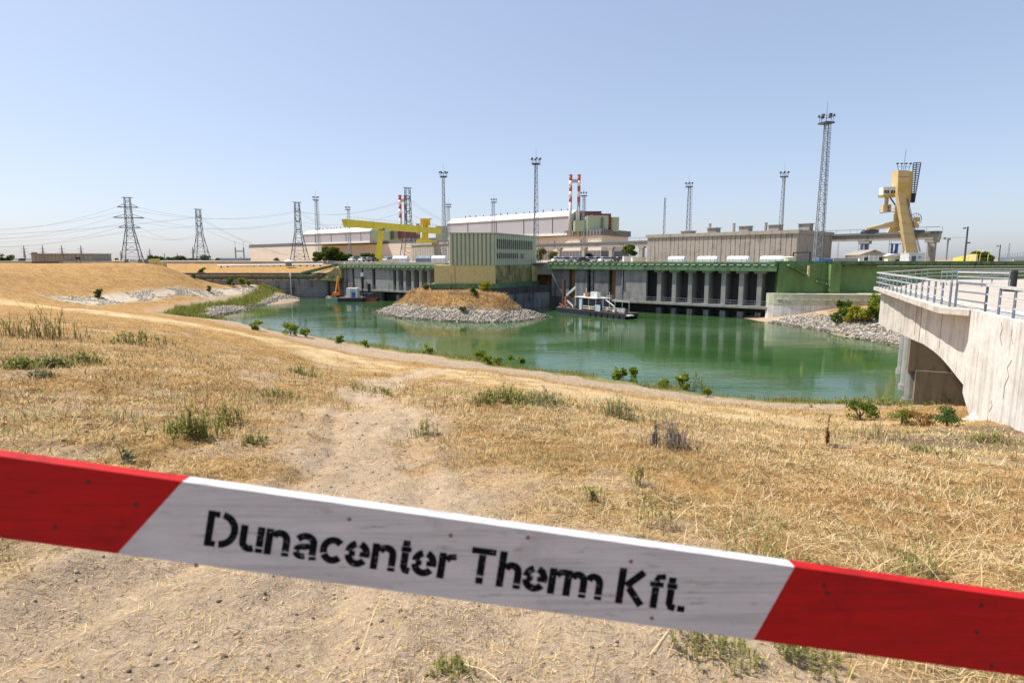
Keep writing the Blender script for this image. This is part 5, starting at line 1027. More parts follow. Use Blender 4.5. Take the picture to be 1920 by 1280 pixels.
def tree(name, p, rx, rz, n, ca, cb, label, cat='tree', group=None, trunk=None, seed=1, leaf=None, mat='leafy'):
    t = thing(name, p, label, cat, group); h = trunk or 0.0
    L = [(x, y, z + h, a, b, c) for x, y, z, a, b, c in lumpy(rx, rx, rz, 13 if cat == 'tree' else 8, seed)]
    link('foliage' if cat != 'tree' else 'crown', leaf_mesh('crown', L, n, leaf or rx * 0.16, ca, cb), mat, t)
    tr = MB(); r0 = max(0.03, rx * 0.07)
    tr.tube([(0, 0, -0.2), (0.02 * rx, 0, h * 0.6 + rz * 0.3), (0, 0.03 * rx, h + rz * 0.9)], r0, 7, r0 * 0.5)
    for x, y, z, a, b, c in L[:6]: tr.tube([(0, 0, h * 0.7 + rz * 0.3), (x * 0.5, y * 0.5, z * 0.65 + h * 0.2), (x, y, z)], r0 * 0.45, 5, r0 * 0.15)
    tr.build('trunk' if cat == 'tree' else 'stem', 'bark', t, True)
    return t
GA, GB = (0.05, 0.085, 0.02), (0.12, 0.16, 0.04)
for i, (x, y, rpx, hp, Y) in enumerate([(600, 490, 14, 22, 240), (622, 490, 20, 29, 238), (645, 490, 15, 21, 241), (664, 490, 10, 13, 237), (690, 489, 15, 20, 242), (708, 490, 9, 14, 240), (730, 490, 9, 8, 236)]):
    k = Y / FPX; tree('yard_tree', Vector((W(x, y, Y).x, Y, 10.6)), rpx * k, hp * k / 2, 2600, GA, GB, ('bushy green tree at the ramp end of the tree group', 'tallest round green tree of the group behind the containers', 'round green tree in the middle of the tree group', 'low green tree in the gap of the tree group', 'spreading green tree behind the crane leg', 'small green tree touching the crane leg', 'low green bush between crane leg and panel hall')[i], seed=i + 3)
p = W(1178, 490, 180); tree('yard_tree', Vector((p.x, 180, ZY)), 2.5, 1.8, 2400, (0.07, 0.11, 0.025), (0.15, 0.19, 0.05), 'leafy green tree under the crane runway beside the off white hut', trunk=1.6, seed=21)
p = W(1105, 490, 184); tree('yard_tree', Vector((p.x, 184, ZY)), 1.4, 0.9, 700, (0.03, 0.05, 0.02), (0.07, 0.09, 0.03), 'dark sparse little tree among the parked cars', trunk=1.0, seed=23)
p = W(1013, 490, 178); tree('yard_tree', Vector((p.x, 178, ZY)), 1.9, 1.7, 1200, (0.14, 0.13, 0.03), (0.26, 0.22, 0.06), 'yellowing tree beside the tall mast at the green building', trunk=0.8, seed=25)
p = W(1037, 490, 182); tree('yard_tree', Vector((p.x, 182, ZY)), 1.6, 1.5, 1000, (0.14, 0.13, 0.03), (0.24, 0.2, 0.06), 'second yellowing tree behind a runway column', trunk=0.6, seed=26)
p = W(1841, 490, 190); tree('yard_tree', Vector((p.x, 190, ZY)), 3.0, 1.7, 2200, (0.08, 0.11, 0.03), (0.16, 0.18, 0.05), 'round olive green tree behind the yellow fence posts', seed=27)
for i, (x, rpx, hp, Y) in enumerate([(12, 14, 16, 330), (40, 10, 7, 330), (285, 10, 12, 400), (302, 12, 9, 410), (322, 12, 8, 405), (340, 14, 10, 400), (362, 10, 7, 410), (390, 14, 11, 395), (412, 9, 7, 400), (452, 6, 8, 380), (520, 8, 9, 300)]):
    k = Y / FPX; tree('horizon_tree', Vector((W(x, 488, Y).x, Y, 9.6)), rpx * k, hp * k / 2 + 0.4, 900, GA, (0.14, 0.16, 0.06), 'dark tree beside the long white shed' if i == 0 else 'low bush before the low concrete hall' if i == 1 else f'hazy green horizon tree, {ORD[i - 2]} from the big pylon towards the turbine hall', group='trees on the left horizon', seed=40 + i)
# shrubs along the water and on the slopes
BR_A, BR_B = (0.13, 0.20, 0.025), (0.33, 0.37, 0.06)
SH = [(480, 619, 18), (545, 629, 20), (572, 632, 16), (640, 645, 15), (685, 652, 13), (803, 664, 17), (843, 661, 16), (868, 661, 14), (902, 675, 19), (914, 683, 18), (935, 685, 18), (957, 683, 18), (976, 686, 19), (1130, 706, 12), (1160, 712, 27), (1186, 714, 20), (1241, 727, 20), (1281, 731, 25), (1327, 745, 18)]
WHERE = ['at the channel bend nearest the reed bed', 'on the brown bank strip past the channel bend', 'low beside its neighbour on the brown bank strip', 'alone on the brown strip opposite the islet tip', 'small on the brown strip opposite the islet']
for i, (x, y, hp) in enumerate(SH):
    p = TERR(x, y); k = p.y / FPX; h = hp * k * 1.1
    lb = 'young bright green shrub ' + WHERE[i] if i < 5 else f'young bright green shrub on the near shore, {ORD[18 - i]} from the bridge'
    tree('bank_shrub', p, h * random.uniform(0.4, 0.7), h * random.uniform(0.42, 0.56), 260, BR_A, BR_B, lb, 'shrub', 'bright green shrubs along the near bank' , seed=60 + i, leaf=h * 0.16)
for i, (x, y, hp, ca, cb, lb) in enumerate([(185, 559, 15, GA, GB, 'dark green bush on the stone paved slope'), (393, 547, 10, GA, GB, 'small dark bush on the brown terrace'), (432, 536, 14, GA, BR_A, 'rounded bush below the flood wall end'), (452, 536, 13, BR_A, BR_B, 'bright spreading bush in front of the flood wall'), (468, 537, 11, BR_A, BR_B, 'low bright bush at the water end of the bush line by the flood wall'), (365, 522, 9, GA, GB, 'dark bush in the notch of the hill by the flood wall'), (380, 525, 12, GA, BR_A, 'green bush just beyond the hill notch'),
        (1582, 603, 34, GA, BR_A, 'dark green bush on the water side of the group under the green wall'), (1607, 606, 40, (0.22, 0.20, 0.03), (0.40, 0.38, 0.05), 'large yellow green bush with russet base under the green wall'), (1652, 600, 42, BR_A, (0.34, 0.36, 0.06), 'bushy green shrub tucked behind the bridge end'), (1630, 604, 26, (0.1, 0.12, 0.03), BR_A, 'smaller olive bush between the two large ones by the bridge'), 
        (1612, 788, 34, GA, BR_A, 'dark leafy bush on the bank before the bridge piers'), (1690, 796, 30, BR_A, (0.22, 0.22, 0.05), 'feathery green weed bush in front of the bridge piers'), (1775, 798, 34, (0.05, 0.10, 0.03), (0.12, 0.2, 0.06), 'broad leaved green bush under the bridge arch'), (1725, 798, 28, (0.30, 0.13, 0.05), (0.34, 0.22, 0.08), 'russet dry weed bush between the green bushes under the bridge'),
        (850, 541, 9, BR_A, (0.3, 0.32, 0.05), 'bright yellow green bush below the yellow wall middle'), (798, 545, 12, (0.14, 0.15, 0.06), (0.22, 0.22, 0.1), 'grey green bush at the crest of the islet beside the yellow wall edge'), (910, 549, 17, (0.22, 0.22, 0.02), (0.38, 0.36, 0.05), 'tall yellow bush on the islet near the building corner'), (889, 553, 10, GA, BR_A, 'small green bush on the islet between two yellow ones'), (943, 550, 13, (0.06, 0.12, 0.02), BR_A, 'green sapling on the islet by the curved foundation'), (868, 586, 9, GA, BR_A, 'little green plant on the islet stones')]):
    p = TERR(x, y); k = p.y / FPX; h = hp * k * 1.05; h *= 1.35 if i > 14 else 1.12 if 7 <= i <= 10 else 1.0; tree('bush', p, h * (0.62 if i < 7 or i > 14 else 0.5 if i < 11 else 0.95), h * 0.52, 900 if 7 <= i <= 14 else 420, ca, cb, lb, 'bush', seed=90 + i, leaf=h * (0.075 if 7 <= i <= 14 else 0.13))

# ------------------------------------------------------------------ blades
def blades(P, Ln, Wd, lean, az, col, name, bend=0.35):
    """two-segment tapering blades: P (n,3) feet"""
    n = len(P); d = np.stack([np.cos(az), np.sin(az), np.zeros(n)], 1); s = np.stack([-np.sin(az), np.cos(az), np.zeros(n)], 1) * Wd[:, None] / 2
    up = np.array([0, 0, 1.0]); q = lambda l: d * np.sin(l)[:, None] + up * np.cos(l)[:, None]
    m1 = P + q(lean) * (Ln * 0.5)[:, None]; t = m1 + q(np.minimum(lean + bend, 1.75)) * (Ln * 0.5)[:, None]
    V = np.stack([P - s, P + s, m1 + s * 0.8, m1 - s * 0.8, t], 1).reshape(-1, 3); b = np.arange(n)[:, None] * 5
    F = np.concatenate([b + [0, 1, 2], b + [0, 2, 3], b + [3, 2, 4]], 0)
    return np_mesh(name, V, F, np.repeat(col, 5, 0))
STRAW = np.array([(0.68, 0.51, 0.255), (0.56, 0.39, 0.18), (0.74, 0.61, 0.385), (0.37, 0.245, 0.12), (0.60, 0.47, 0.27), (0.19, 0.12, 0.06)])
def polar(n, r0, r1, a=46, power=1.0):
    u = RNG.random(n); r = (r0 ** (1 - power + 1e-6) + u * (r1 ** (1 - power + 1e-6) - r0 ** (1 - power + 1e-6))) ** (1 / (1 - power + 1e-6)); an = np.radians(RNG.uniform(-a, a, n))
    return np.sin(an) * r, np.cos(an) * r
def stuff(name, me, mat, label): o = link(name, me, mat); tag(o, label, kind='stuff'); return o
# mown straw lying on the slope
X, Y = polar(430000, 1.9, 34, 47, 0.75); Z = H(X, Y); M = masks(X, Y, Z)
cl = fbm(X / 0.9, Y / 0.9, 3, 50)
keep = (RNG.random(len(X)) < np.clip(1.0 - 0.76 * M[0] - 0.5 * M[6], 0.14, 1) * np.clip(0.75 + 1.3 * cl, 0.2, 1)) & (Z > 0.3)
X, Y, Z = X[keep], Y[keep], Z[keep]; n = len(X); r = np.hypot(X, Y)
Ln = RNG.uniform(0.02, 0.105, n) * np.clip(r / 7, 0.65, 2.0); Wd = RNG.uniform(0.0018, 0.005, n) * np.clip(r / 4.5, 0.75, 4)
col = STRAW[RNG.choice(6, n, p=[.22, .24, .12, .18, .12, .12])] * RNG.uniform(0.8, 1.15, (n, 1))
red = np.exp(-(((X - 4.2) / 1.6) ** 2 + ((Y - 6.4) / 1.1) ** 2)); red = (RNG.random(n) < red * 0.75); col[red] *= np.array([0.62, 0.42, 0.36])
pt_ = fbm(X / 2.6, Y / 2.6, 3, 61); col *= (1 - 0.75 * np.clip(pt_ - 0.05, 0, 0.5))[:, None] * np.where((pt_ > 0.12)[:, None], np.array([1, 0.9, 0.8]), 1)
me = blades(np.stack([X, Y, Z + 0.004], 1), Ln, Wd, RNG.uniform(1.1, 1.57, n), RNG.uniform(0, 6.28, n), col, 'mown_straw', 0.15)
stuff('mown_straw', me, 'straw', 'short mown straw lying over the dry slope')
# standing dry grass in clumps
def clump_points(nc, per, r0, r1, spread, power=0.8, a=46):
    cx, cy = polar(nc, r0, r1, a, power); k = RNG.integers(0, nc, nc * per); s = spread * np.clip(np.hypot(cx, cy) / 8, 0.6, 2.2)
    return cx[k] + RNG.normal(size=len(k)) * s[k], cy[k] + RNG.normal(size=len(k)) * s[k], k
X, Y, k = clump_points(4200, 24, 2.6, 46, 0.11); Z = H(X, Y); M = masks(X, Y, Z)
tone = RNG.integers(0, 6, 4200)[k]
keep = (RNG.random(len(X)) < np.clip(1 - M[0] * 1.1 - M[1] * 0.7 - M[6] * 0.6, 0.0, 1)) & (Z > 0.5); X, Y, Z, tone = X[keep], Y[keep], Z[keep], tone[keep]; n = len(X); r = np.hypot(X, Y)
col = STRAW[tone] * RNG.uniform(0.75, 1.1, (n, 1)); g = RNG.random(n) < 0.10; col[g] = np.array([0.24, 0.25, 0.09]) * RNG.uniform(0.7, 1.2, (g.sum(), 1))
me = blades(np.stack([X, Y, Z], 1), (0.03 + 0.17 * RNG.random(n) ** 1.6) * np.clip(r / 10, 0.7, 1.5), RNG.uniform(0.003, 0.006, n) * np.clip(r / 5, 0.8, 4), RNG.uniform(0.1, 1.1, n), RNG.uniform(0, 6.28, n), col, 'dry_grass', 0.5)
stuff('dry_grass', me, 'straw', 'standing tufts of dry pale grass on the embankment')
# faint green growth coming through the straw
X, Y, k = clump_points(700, 26, 3.0, 40, 0.16); Z = H(X, Y); M = masks(X, Y, Z); keep = (fbm(X / 5, Y / 5, 3, 88) > -0.02) & (M[0] < 0.6) & (M[1] < 0.5) & (Z > 0.6); X, Y, Z = X[keep], Y[keep], Z[keep]; n = len(X); r = np.hypot(X, Y)
stuff('green_growth', blades(np.stack([X, Y, Z], 1), RNG.uniform(0.04, 0.16, n) * np.clip(r / 9, 0.8, 1.8), RNG.uniform(0.004, 0.009, n) * np.clip(r / 6, 0.8, 3), RNG.uniform(0.1, 1.2, n), RNG.uniform(0, 6.28, n), np.array([(0.25, 0.25, 0.09), (0.33, 0.31, 0.13), (0.20, 0.22, 0.09), (0.40, 0.34, 0.16)])[RNG.integers(0, 4, n)] * RNG.uniform(0.8, 1.15, (n, 1)), 'green_growth', 0.5), 'leafy', 'faint olive green growth between the straw')
# long pale stems lying in the straw
X, Y = polar(9000, 2.2, 18, 46, 0.9); Z = H(X, Y); M = masks(X, Y, Z); keep = RNG.random(len(X)) < np.clip(0.15 + 0.12 * X, 0.12, 1) * (1 - 0.8 * M[0]); X, Y, Z = X[keep], Y[keep], Z[keep]; n = len(X)
stuff('long_straw', blades(np.stack([X, Y, Z + 0.01], 1), RNG.uniform(0.15, 0.5, n), RNG.uniform(0.003, 0.006, n), RNG.uniform(0.9, 1.5, n), RNG.uniform(0, 6.28, n), STRAW[RNG.choice([0, 2, 4, 1], n)] * RNG.uniform(0.8, 1.1, (n, 1)), 'long_straw', 0.3), 'straw', 'long pale grass stems lying across the mound')
# clods on the bare track
OCT = np.array([(1, 0, 0), (0, 1, 0), (-1, 0, 0), (0, -1, 0), (0, 0, 1), (0, 0, -1)], float); OF = np.array([(0, 1, 4), (1, 2, 4), (2, 3, 4), (3, 0, 4), (1, 0, 5), (2, 1, 5), (3, 2, 5), (0, 3, 5)])
def stones(X, Y, Z, S, col, name):
    n = len(X); V = OCT[None] * (S[:, None, None] * RNG.uniform(0.6, 1.3, (n, 6, 1))) * np.array([1, 1, 0.6]); a = RNG.uniform(0, 6.28, n); c, s = np.cos(a)[:, None], np.sin(a)[:, None]
    V = np.stack([V[..., 0] * c - V[..., 1] * s, V[..., 0] * s + V[..., 1] * c, V[..., 2]], -1) + np.stack([X, Y, Z], -1)[:, None]
    F = (OF[None] + 6 * np.arange(n)[:, None, None]).reshape(-1, 3); return np_mesh(name, V.reshape(-1, 3), F, np.repeat(col, 6, 0))
X, Y = polar(11000, 1.9, 24, 46, 0.8); Z = H(X, Y); M = masks(X, Y, Z); keep = RNG.random(len(X)) < 0.45 + 0.5 * M[0]; X, Y, Z = X[keep], Y[keep], Z[keep]; n = len(X)
stuff('soil_clods', stones(X, Y, Z, (0.003 + 0.02 * RNG.random(n) ** 4) * np.clip(np.hypot(X, Y) / 5, 0.8, 2), np.array([(0.42, 0.33, 0.24)]) * RNG.choice([0.3, 0.6, 0.95, 1.2], n)[:, None], 'soil_clods'), 'stone', 'crumbs of dry soil on the bare track')
# broken stone along the waterline
def scatter(poly, n): 
    lo_, hi_ = poly.min(0) - 2, poly.max(0) + 2; return RNG.uniform(lo_[0], hi_[0], n), RNG.uniform(lo_[1], hi_[1], n)
Xs, Ys = [], []
for P_, n in ((ISL, 44000), (PEB_L, 22000), (PEB_R, 26000)): x, y = scatter(P_, n); Xs.append(x); Ys.append(y)
X, Y = np.concatenate(Xs), np.concatenate(Ys); Z = H(X, Y); M = masks(X, Y, Z); keep = (M[2] > 0.45) & (Z > -0.25) & (Z < 3.2); X, Y, Z = X[keep], Y[keep], Z[keep]; n = len(X)
stuff('riprap', stones(X, Y, Z + 0.05, 0.06 + 0.34 * RNG.random(n) ** 3.2, np.array([(0.42, 0.37, 0.305)]) * RNG.uniform(0.4, 1.2, (n, 1)) * np.where(Z < 0.12 + 0.1 * RNG.random(n), 0.42, 1.0)[:, None], 'riprap'), 'stone', 'grey broken stones lining islet and spit')
X, Y = scatter(REVET, 14000); Z = H(X, Y); M = masks(X, Y, Z); keep = (M[3] > 0.5) & (fbm(X / 4, Y / 4, 2, 77) > -0.05); X, Y, Z = X[keep], Y[keep], Z[keep]; n = len(X)
stuff('slope_stones', stones(X, Y, Z + 0.02, RNG.uniform(0.1, 0.27, n), np.array([(0.54, 0.47, 0.37)]) * RNG.uniform(0.6, 1.1, (n, 1)), 'slope_stones'), 'stone', 'pale stone paving on the slope below the hill')
# tall dry grass on the islet, reeds, green fringe
def tall(X, Y, Ln, Wd, cols, name, label, lean=0.7, mat='straw'):
    Z = H(X, Y); n = len(X); c = np.array(cols)[RNG.integers(0, len(cols), n)] * RNG.uniform(0.7, 1.2, (n, 1)); stuff(name, blades(np.stack([X, Y, Z - 0.03], 1), Ln * RNG.uniform(0.5, 1.3, n), np.full(n, Wd), RNG.uniform(0.0, lean, n), RNG.uniform(0, 6.28, n), c, name, 0.6), mat, label)
x, y = scatter(ISL, 90000); z = H(x, y); q = (poly_dist(x, y, ISL) > 4.6 + fbm(x / 3, y / 3, 2, 4) * 1.5) & (z > 1.7); x, y = x[q], y[q]
hb = fbm(x / 2.5, y / 2.5, 3, 91); w = hb > -0.05
tall(x[w], y[w], 0.9, 0.05, [(0.62, 0.42, 0.20), (0.56, 0.36, 0.17), (0.68, 0.50, 0.26)], 'islet_grass', 'dry orange grass covering the islet', 1.1)
tall(x[~w], y[~w], 0.7, 0.05, [(0.40, 0.27, 0.15), (0.30, 0.21, 0.12), (0.46, 0.33, 0.20)], 'islet_scrub', 'brown dry scrub between the islet grass', 1.0)
q = (z[q] < 2.8) & (RNG.random(q.sum()) < 0.35); tall(x[q], y[q], 0.6, 0.05, [(0.20, 0.22, 0.06), (0.28, 0.27, 0.09)], 'islet_fringe', 'greenish fringe round the islet slope', 0.8, 'leafy')
x, y = scatter(GREENP, 30000); q = poly_dist(x, y, GREENP) > 0.2 + fbm(x / 4, y / 4, 2, 14) * 2; x, y = x[q], y[q]
tall(x, y, 1.05, 0.07, [(0.17, 0.22, 0.03), (0.25, 0.29, 0.05), (0.13, 0.16, 0.035), (0.34, 0.27, 0.10)], 'reed_bed', 'green reeds behind the stone spit', 0.35, 'leafy')
# fringe along the near water edge
x, y = polar(150000, 45, 112, 40, 0.3); z = H(x, y); q = (z > -0.12) & (z < 0.42) & (poly_dist(x, y, ISL) < -4) & (fbm(x / 3.5, y / 3.5, 2, 19) > -0.2); x, y = x[q], y[q]
x, y = x[:30000], y[:30000]; tall(x, y, 0.62, 0.035, [(0.16, 0.19, 0.03), (0.24, 0.25, 0.06), (0.36, 0.30, 0.13)], 'shore_fringe', 'thin green grass fringe along the near shore', 0.6, 'leafy')
x, y = polar(130000, 20, 160, 46, 0.3); z = H(x, y); M = masks(x, y, z); q = (z > 0.6) & (M[2] < 0.3) & (M[1] < 0.4) & (poly_dist(x, y, ISL) < -4) & (RNG.random(len(x)) < 0.6); x, y = x[q], y[q]
tall(x, y, 0.16, 0.034, [(0.52, 0.38, 0.19), (0.60, 0.46, 0.25), (0.40, 0.28, 0.14), (0.46, 0.38, 0.18)], 'bank_grass', 'short dry grass on the bank slopes', 0.9)
x, y = scatter(PEB_R, 16000); z = H(x, y); q = (z > 1.3) & (poly_dist(x, y, PEB_R) > -4) & (x < 72) & (fbm(x / 3, y / 3, 2, 33) > -0.15); tall(x[q], y[q], 0.5, 0.05, [(0.34, 0.26, 0.15), (0.42, 0.33, 0.2), (0.20, 0.22, 0.07)], 'bank_scrub', 'dry brown scrub above the stones by the green wall', 0.8)
# herb patches in the foreground: named plants
def weed(name, px, py, hp, wp, ns, label, stem_c, leaf_c, leaf_n, leaf_s, lean=0.35, cat='weed', seedhead=None):
    p = TERR(px, py); k = p.y / FPX; h = hp * k * 1.04; w = wp * k / 2; t = thing(name, p, label, cat)
    V = []; F = []; C = []; LP = []; b = 0
    for i in range(ns):
        x0, y0 = RNG.normal() * w * 0.5, RNG.normal() * w * 0.5; L = h * RNG.uniform(0.4, 1.12) * (0.35 + 0.65 * math.exp(-(x0 * x0 + y0 * y0) / (0.5 * w * w + 1e-9))); l = RNG.normal() * lean; l2 = RNG.normal() * lean
        z0 = float(H(p.x + x0, p.y + y0)) - p.z; P_ = [np.array([x0 + l * L * t_ * t_ * 0.6, y0 + l2 * L * t_ * t_ * 0.6, z0 + L * t_]) for t_ in (0, 0.35, 0.7, 1)]
        sw = max(0.002, 0.0011 * p.y * 0.55) * RNG.uniform(0.7, 1.3)
        for j, q in enumerate(P_):
            ww = sw * (1 - 0.22 * j)
            for an in (0, 2.09, 4.19): V.append(q + np.array([math.cos(an) * ww, math.sin(an) * ww, 0]))
        for j in range(3):
            for e in range(3): F.append((b + j * 3 + e, b + j * 3 + (e + 1) % 3, b + j * 3 + 3 + (e + 1) % 3, b + j * 3 + 3 + e))
        c = np.array(stem_c) * RNG.uniform(0.8, 1.2); C += [c] * 12; b += 12
        for q in range(max(3, int(leaf_n * RNG.uniform(0.3, 0.8)))): t_ = RNG.uniform(0.12, 1); j = min(2, int(t_ * 3)); f = t_ * 3 - j; LP.append(P_[j] * (1 - f) + P_[j + 1] * f)
    tag(link('stem', np_mesh('stem', np.array(V), np.array(F), np.array(C)), 'straw', t), kind='stuff')
    if LP:
        LP = np.array(LP); n = len(LP); az = RNG.uniform(0, 6.28, n); c = np.array(leaf_c)[RNG.integers(0, len(leaf_c), n)] * RNG.uniform(0.7, 1.25, (n, 1))
        link('leaf', blades(LP, leaf_s * k * RNG.uniform(0.6, 1.3, n), leaf_s * k * 0.28 * np.ones(n), RNG.uniform(0.5, 1.5, n), az, c, 'leaf', 0.4), 'leafy', t).__setitem__('kind', 'stuff')
    return t
OL = [(0.27, 0.25, 0.09), (0.38, 0.33, 0.14)]; GR = [(0.17, 0.20, 0.045), (0.26, 0.28, 0.075), (0.34, 0.33, 0.11)]; GG = [(0.20, 0.22, 0.12), (0.27, 0.28, 0.16)]; BRN = [(0.16, 0.08, 0.04), (0.24, 0.13, 0.06)]; GY = [(0.30, 0.26, 0.22), (0.38, 0.33, 0.28)]; DRY = [(0.5, 0.4, 0.2), (0.4, 0.3, 0.14)]
weed('tall_weed', 90, 632, 68, 110, 60, 'tall branching olive weed clump on the upper slope', (0.30, 0.24, 0.10), OL, 26, 6, 0.3)
weed('tall_weed', 15, 630, 44, 70, 30, 'smaller olive weed clump beside the tall one', (0.34, 0.27, 0.12), OL, 20, 6, 0.3)
weed('low_herb', 40, 690, 26, 70, 90, 'dark green low herb patch at the outer end of the herb mound', (0.18, 0.18, 0.07), GR, 14, 9, 0.5); weed('low_herb', 95, 688, 24, 70, 90, 'dense grey green herb mound on the straw slope', (0.18, 0.18, 0.07), GG + GR, 14, 9, 0.5); weed('low_herb', 160, 680, 22, 70, 70, 'thin green herb mat next to the herb mound', (0.2, 0.2, 0.08), GR, 12, 8, 0.5); weed('low_herb', 80, 708, 20, 50, 50, 'small grey herb below the herb mound', (0.2, 0.2, 0.1), GG, 14, 8, 0.5)
weed('green_weed', 365, 815, 62, 110, 80, 'leafy green weed clump with a dark spike beside the dirt track', (0.24, 0.24, 0.07), GR, 24, 9, 0.3); weed('green_weed', 420, 795, 46, 90, 50, 'yellowish green weed clump touching the spiked one', (0.3, 0.28, 0.09), GR + OL, 20, 8, 0.35)
weed('dead_spike', 358, 822, 56, 10, 3, 'dead brown flower spike inside the green weed clump', (0.2, 0.12, 0.06), BRN, 60, 5, 0.03, 'dead plant')
weed('thistle', 225, 862, 44, 40, 5, 'dark bluish thistle low on the straw slope', (0.10, 0.13, 0.08), [(0.08, 0.12, 0.08), (0.13, 0.17, 0.1)], 24, 14, 0.4, 'thistle')
weed('grass_clump', 950, 752, 34, 110, 120, 'green core of the weed clump on the mound beside the track', (0.2, 0.22, 0.06), GR, 10, 9, 0.3); weed('grass_clump', 1020, 762, 36, 110, 110, 'grey green spreading part of the weed clump on the mound', (0.36, 0.33, 0.18), GG + OL, 12, 8, 0.4); weed('grass_clump', 905, 756, 30, 60, 50, 'pale dry edge of the weed clump next to the track', (0.42, 0.35, 0.18), OL + DRY, 10, 7, 0.4)
weed('grass_clump', 1160, 780, 48, 90, 70, 'loose olive grass clump between mound clump and grey bush', (0.36, 0.32, 0.15), OL + GG, 14, 8, 0.3)
weed('grey_bush', 1260, 832, 62, 90, 80, 'dry grey lavender coloured bush on the mound shoulder', (0.30, 0.26, 0.22), GY, 26, 6, 0.35); weed('grey_stalk', 1226, 838, 72, 14, 5, 'upright dark grey stalk beside the dry grey bush', (0.2, 0.19, 0.16), [(0.2, 0.2, 0.17), (0.27, 0.26, 0.2)], 50, 7, 0.06, 'dead plant')
weed('dry_dock', 1553, 838, 76, 20, 4, 'dark rust brown dried dock plant standing alone', (0.2, 0.1, 0.05), BRN, 90, 7, 0.05, 'dead plant')
weed('olive_weed', 1640, 820, 36, 100, 60, 'low pale olive weed between dock and bridge foot', (0.40, 0.34, 0.18), OL + DRY, 8, 7, 0.3)
for px, py, hp, wp, ns, lb in ((1195, 910, 70, 50, 10, 'thin green stalks on the mound below the grey bush'), (1215, 985, 110, 90, 14, 'tall sparse green stalks above the white barrier section'), (1380, 1080, 130, 110, 26, 'green flowering weed rising behind the barrier near its red end'), (1440, 1100, 110, 110, 26, 'green weed beside the flowering one behind the red barrier end'), (1720, 1090, 150, 90, 24, 'tall green weed behind the red barrier half'), (800, 815, 36, 60, 30, 'small green weed at the track edge on the mound'), (700, 735, 14, 120, 40, 'line of small dark weeds where the track crests'), (570, 705, 26, 60, 30, 'small dark weed cluster beside the track crest'), (530, 745, 20, 70, 40, 'grey green herb patch between weed clump and track'), (260, 640, 22, 110, 70, 'line of olive weeds along the slope edge above the mown strip'), (480, 830, 18, 60, 40, 'pale green small weed near the dirt track'), (1105, 940, 46, 40, 10, 'thin dry green stalk in the straw of the mound'), (940, 1000, 30, 50, 14, 'small green sprigs just above the barrier middle'), (1560, 1130, 60, 120, 60, 'green weeds crowding under the red barrier edge'), (1330, 1230, 60, 200, 90, 'green grass tuft below the barrier bottom edge'), (1500, 1250, 60, 160, 80, 'blurred green grass tuft below the red barrier half'), (850, 1260, 40, 80, 40, 'pale green tuft below the barrier lettering'), (1730, 850, 20, 60, 40, 'small green weed near the bridge soil'), (1860, 830, 20, 100, 60, 'low dark green weeds on the bare soil by the bridge'), (1310, 733, 40, 40, 16, 'tall feathery pale weed at the near shore'), (1640, 760, 18, 240, 120, 'thin grass fringe on the bank before the piers')):
    weed('slender_weed', px, py, hp, wp, ns, lb, (0.36, 0.34, 0.14), GR + OL, 16, 11 if py > 850 else 7, 0.25)
# ================================================================== striped barrier board in front of the standpoint
YB, TH = 1.0, 0.026
zt = lambda x: 0
def bp(x, y, back=0.0): v_ = W(x, y, YB); return v_ + Vector((0, back, 0))
tl, tr_, bl_, brr = bp(0, 855), bp(1920, 1122), bp(0, 1007.5), bp(1920, 1267)
ux = (tr_ - tl).normalized(); up_ = (tl - bl_); 
bar = thing('barrier_board', (0, YB, 10.4), 'sloping red and white painted wooden barrier board with stencilled black lettering', 'barrier')
def on_top(x): y = 855 + (1122 - 855) * x / 1920; return bp(x, y)
def on_bot(x): y = 1007.5 + (1267 - 1007.5) * x / 1920; return bp(x, y)
cuts = [(-900, -1000), (342, 220), (1490, 1413), (2900, 2820)]
def painted(name, c, grime):
    m, n, l, b = newmat(name); v = coords(n)
    f = noise(n, l, v, 9, 6, 0.7, (0.5, 1, 3)); g = noise(n, l, v, 38, 5, 0.75, (0.35, 1, 1.6)); h = noise(n, l, v, 6, 6, 0.7)
    base = ramp(n, l, f, tuple(x * 0.8 for x in c), c, 0.3, 0.65)
    base = mix(n, l, ramp(n, l, g, (0.85, 0.85, 0.85), (0, 0, 0), 0.30, 0.43), base, grime)
    gr_ = noise(n, l, v, 30, 4, 0.6, (0.12, 1, 5)); base = mix(n, l, ramp(n, l, gr_, (0.35, 0.35, 0.35), (0, 0, 0), 0.36, 0.5), base, grime)
    ch_ = noise(n, l, v, 55, 6, 0.8, (0.6, 1, 1.2)); base = mix(n, l, ramp(n, l, ch_, (0.95, 0.95, 0.95), (0, 0, 0), 0.22, 0.27), base, (0.16, 0.12, 0.09))
    base = mix(n, l, ramp(n, l, h, (0.45, 0.45, 0.45), (0, 0, 0), 0.30, 0.45), base, grime)
    l.new(base, b.inputs['Base Color']); b.inputs['Roughness'].default_value = 0.7; b.inputs['Specular IOR Level'].default_value = 0.25; bump(n, l, b, math_(n, l, 'ADD', g, f), 0.3, 0.003); return m
painted('board_white', (0.66, 0.645, 0.655), (0.27, 0.25, 0.24)); painted('board_red', (0.50, 0.005, 0.007), (0.17, 0.004, 0.005))
bvec = Vector((0, TH, 0))
bmesh_ = MB()
vs = []
for xt, xb in cuts: vs += [on_top(xt), on_bot(xb), on_top(xt) + bvec, on_bot(xb) + bvec]
fs = []; mi = []
for i in range(3):
    a, b_ = i * 4, i * 4 + 4; fs += [(a, a + 1, b_ + 1, b_), (a, b_, b_ + 2, a + 2), (a + 2, b_ + 2, b_ + 3, a + 3), (a + 1, a + 3, b_ + 3, b_ + 1)]; mi += [i % 2] * 4
fs += [(0, 2, 3, 1), (12, 13, 15, 14)]; mi += [0, 0]
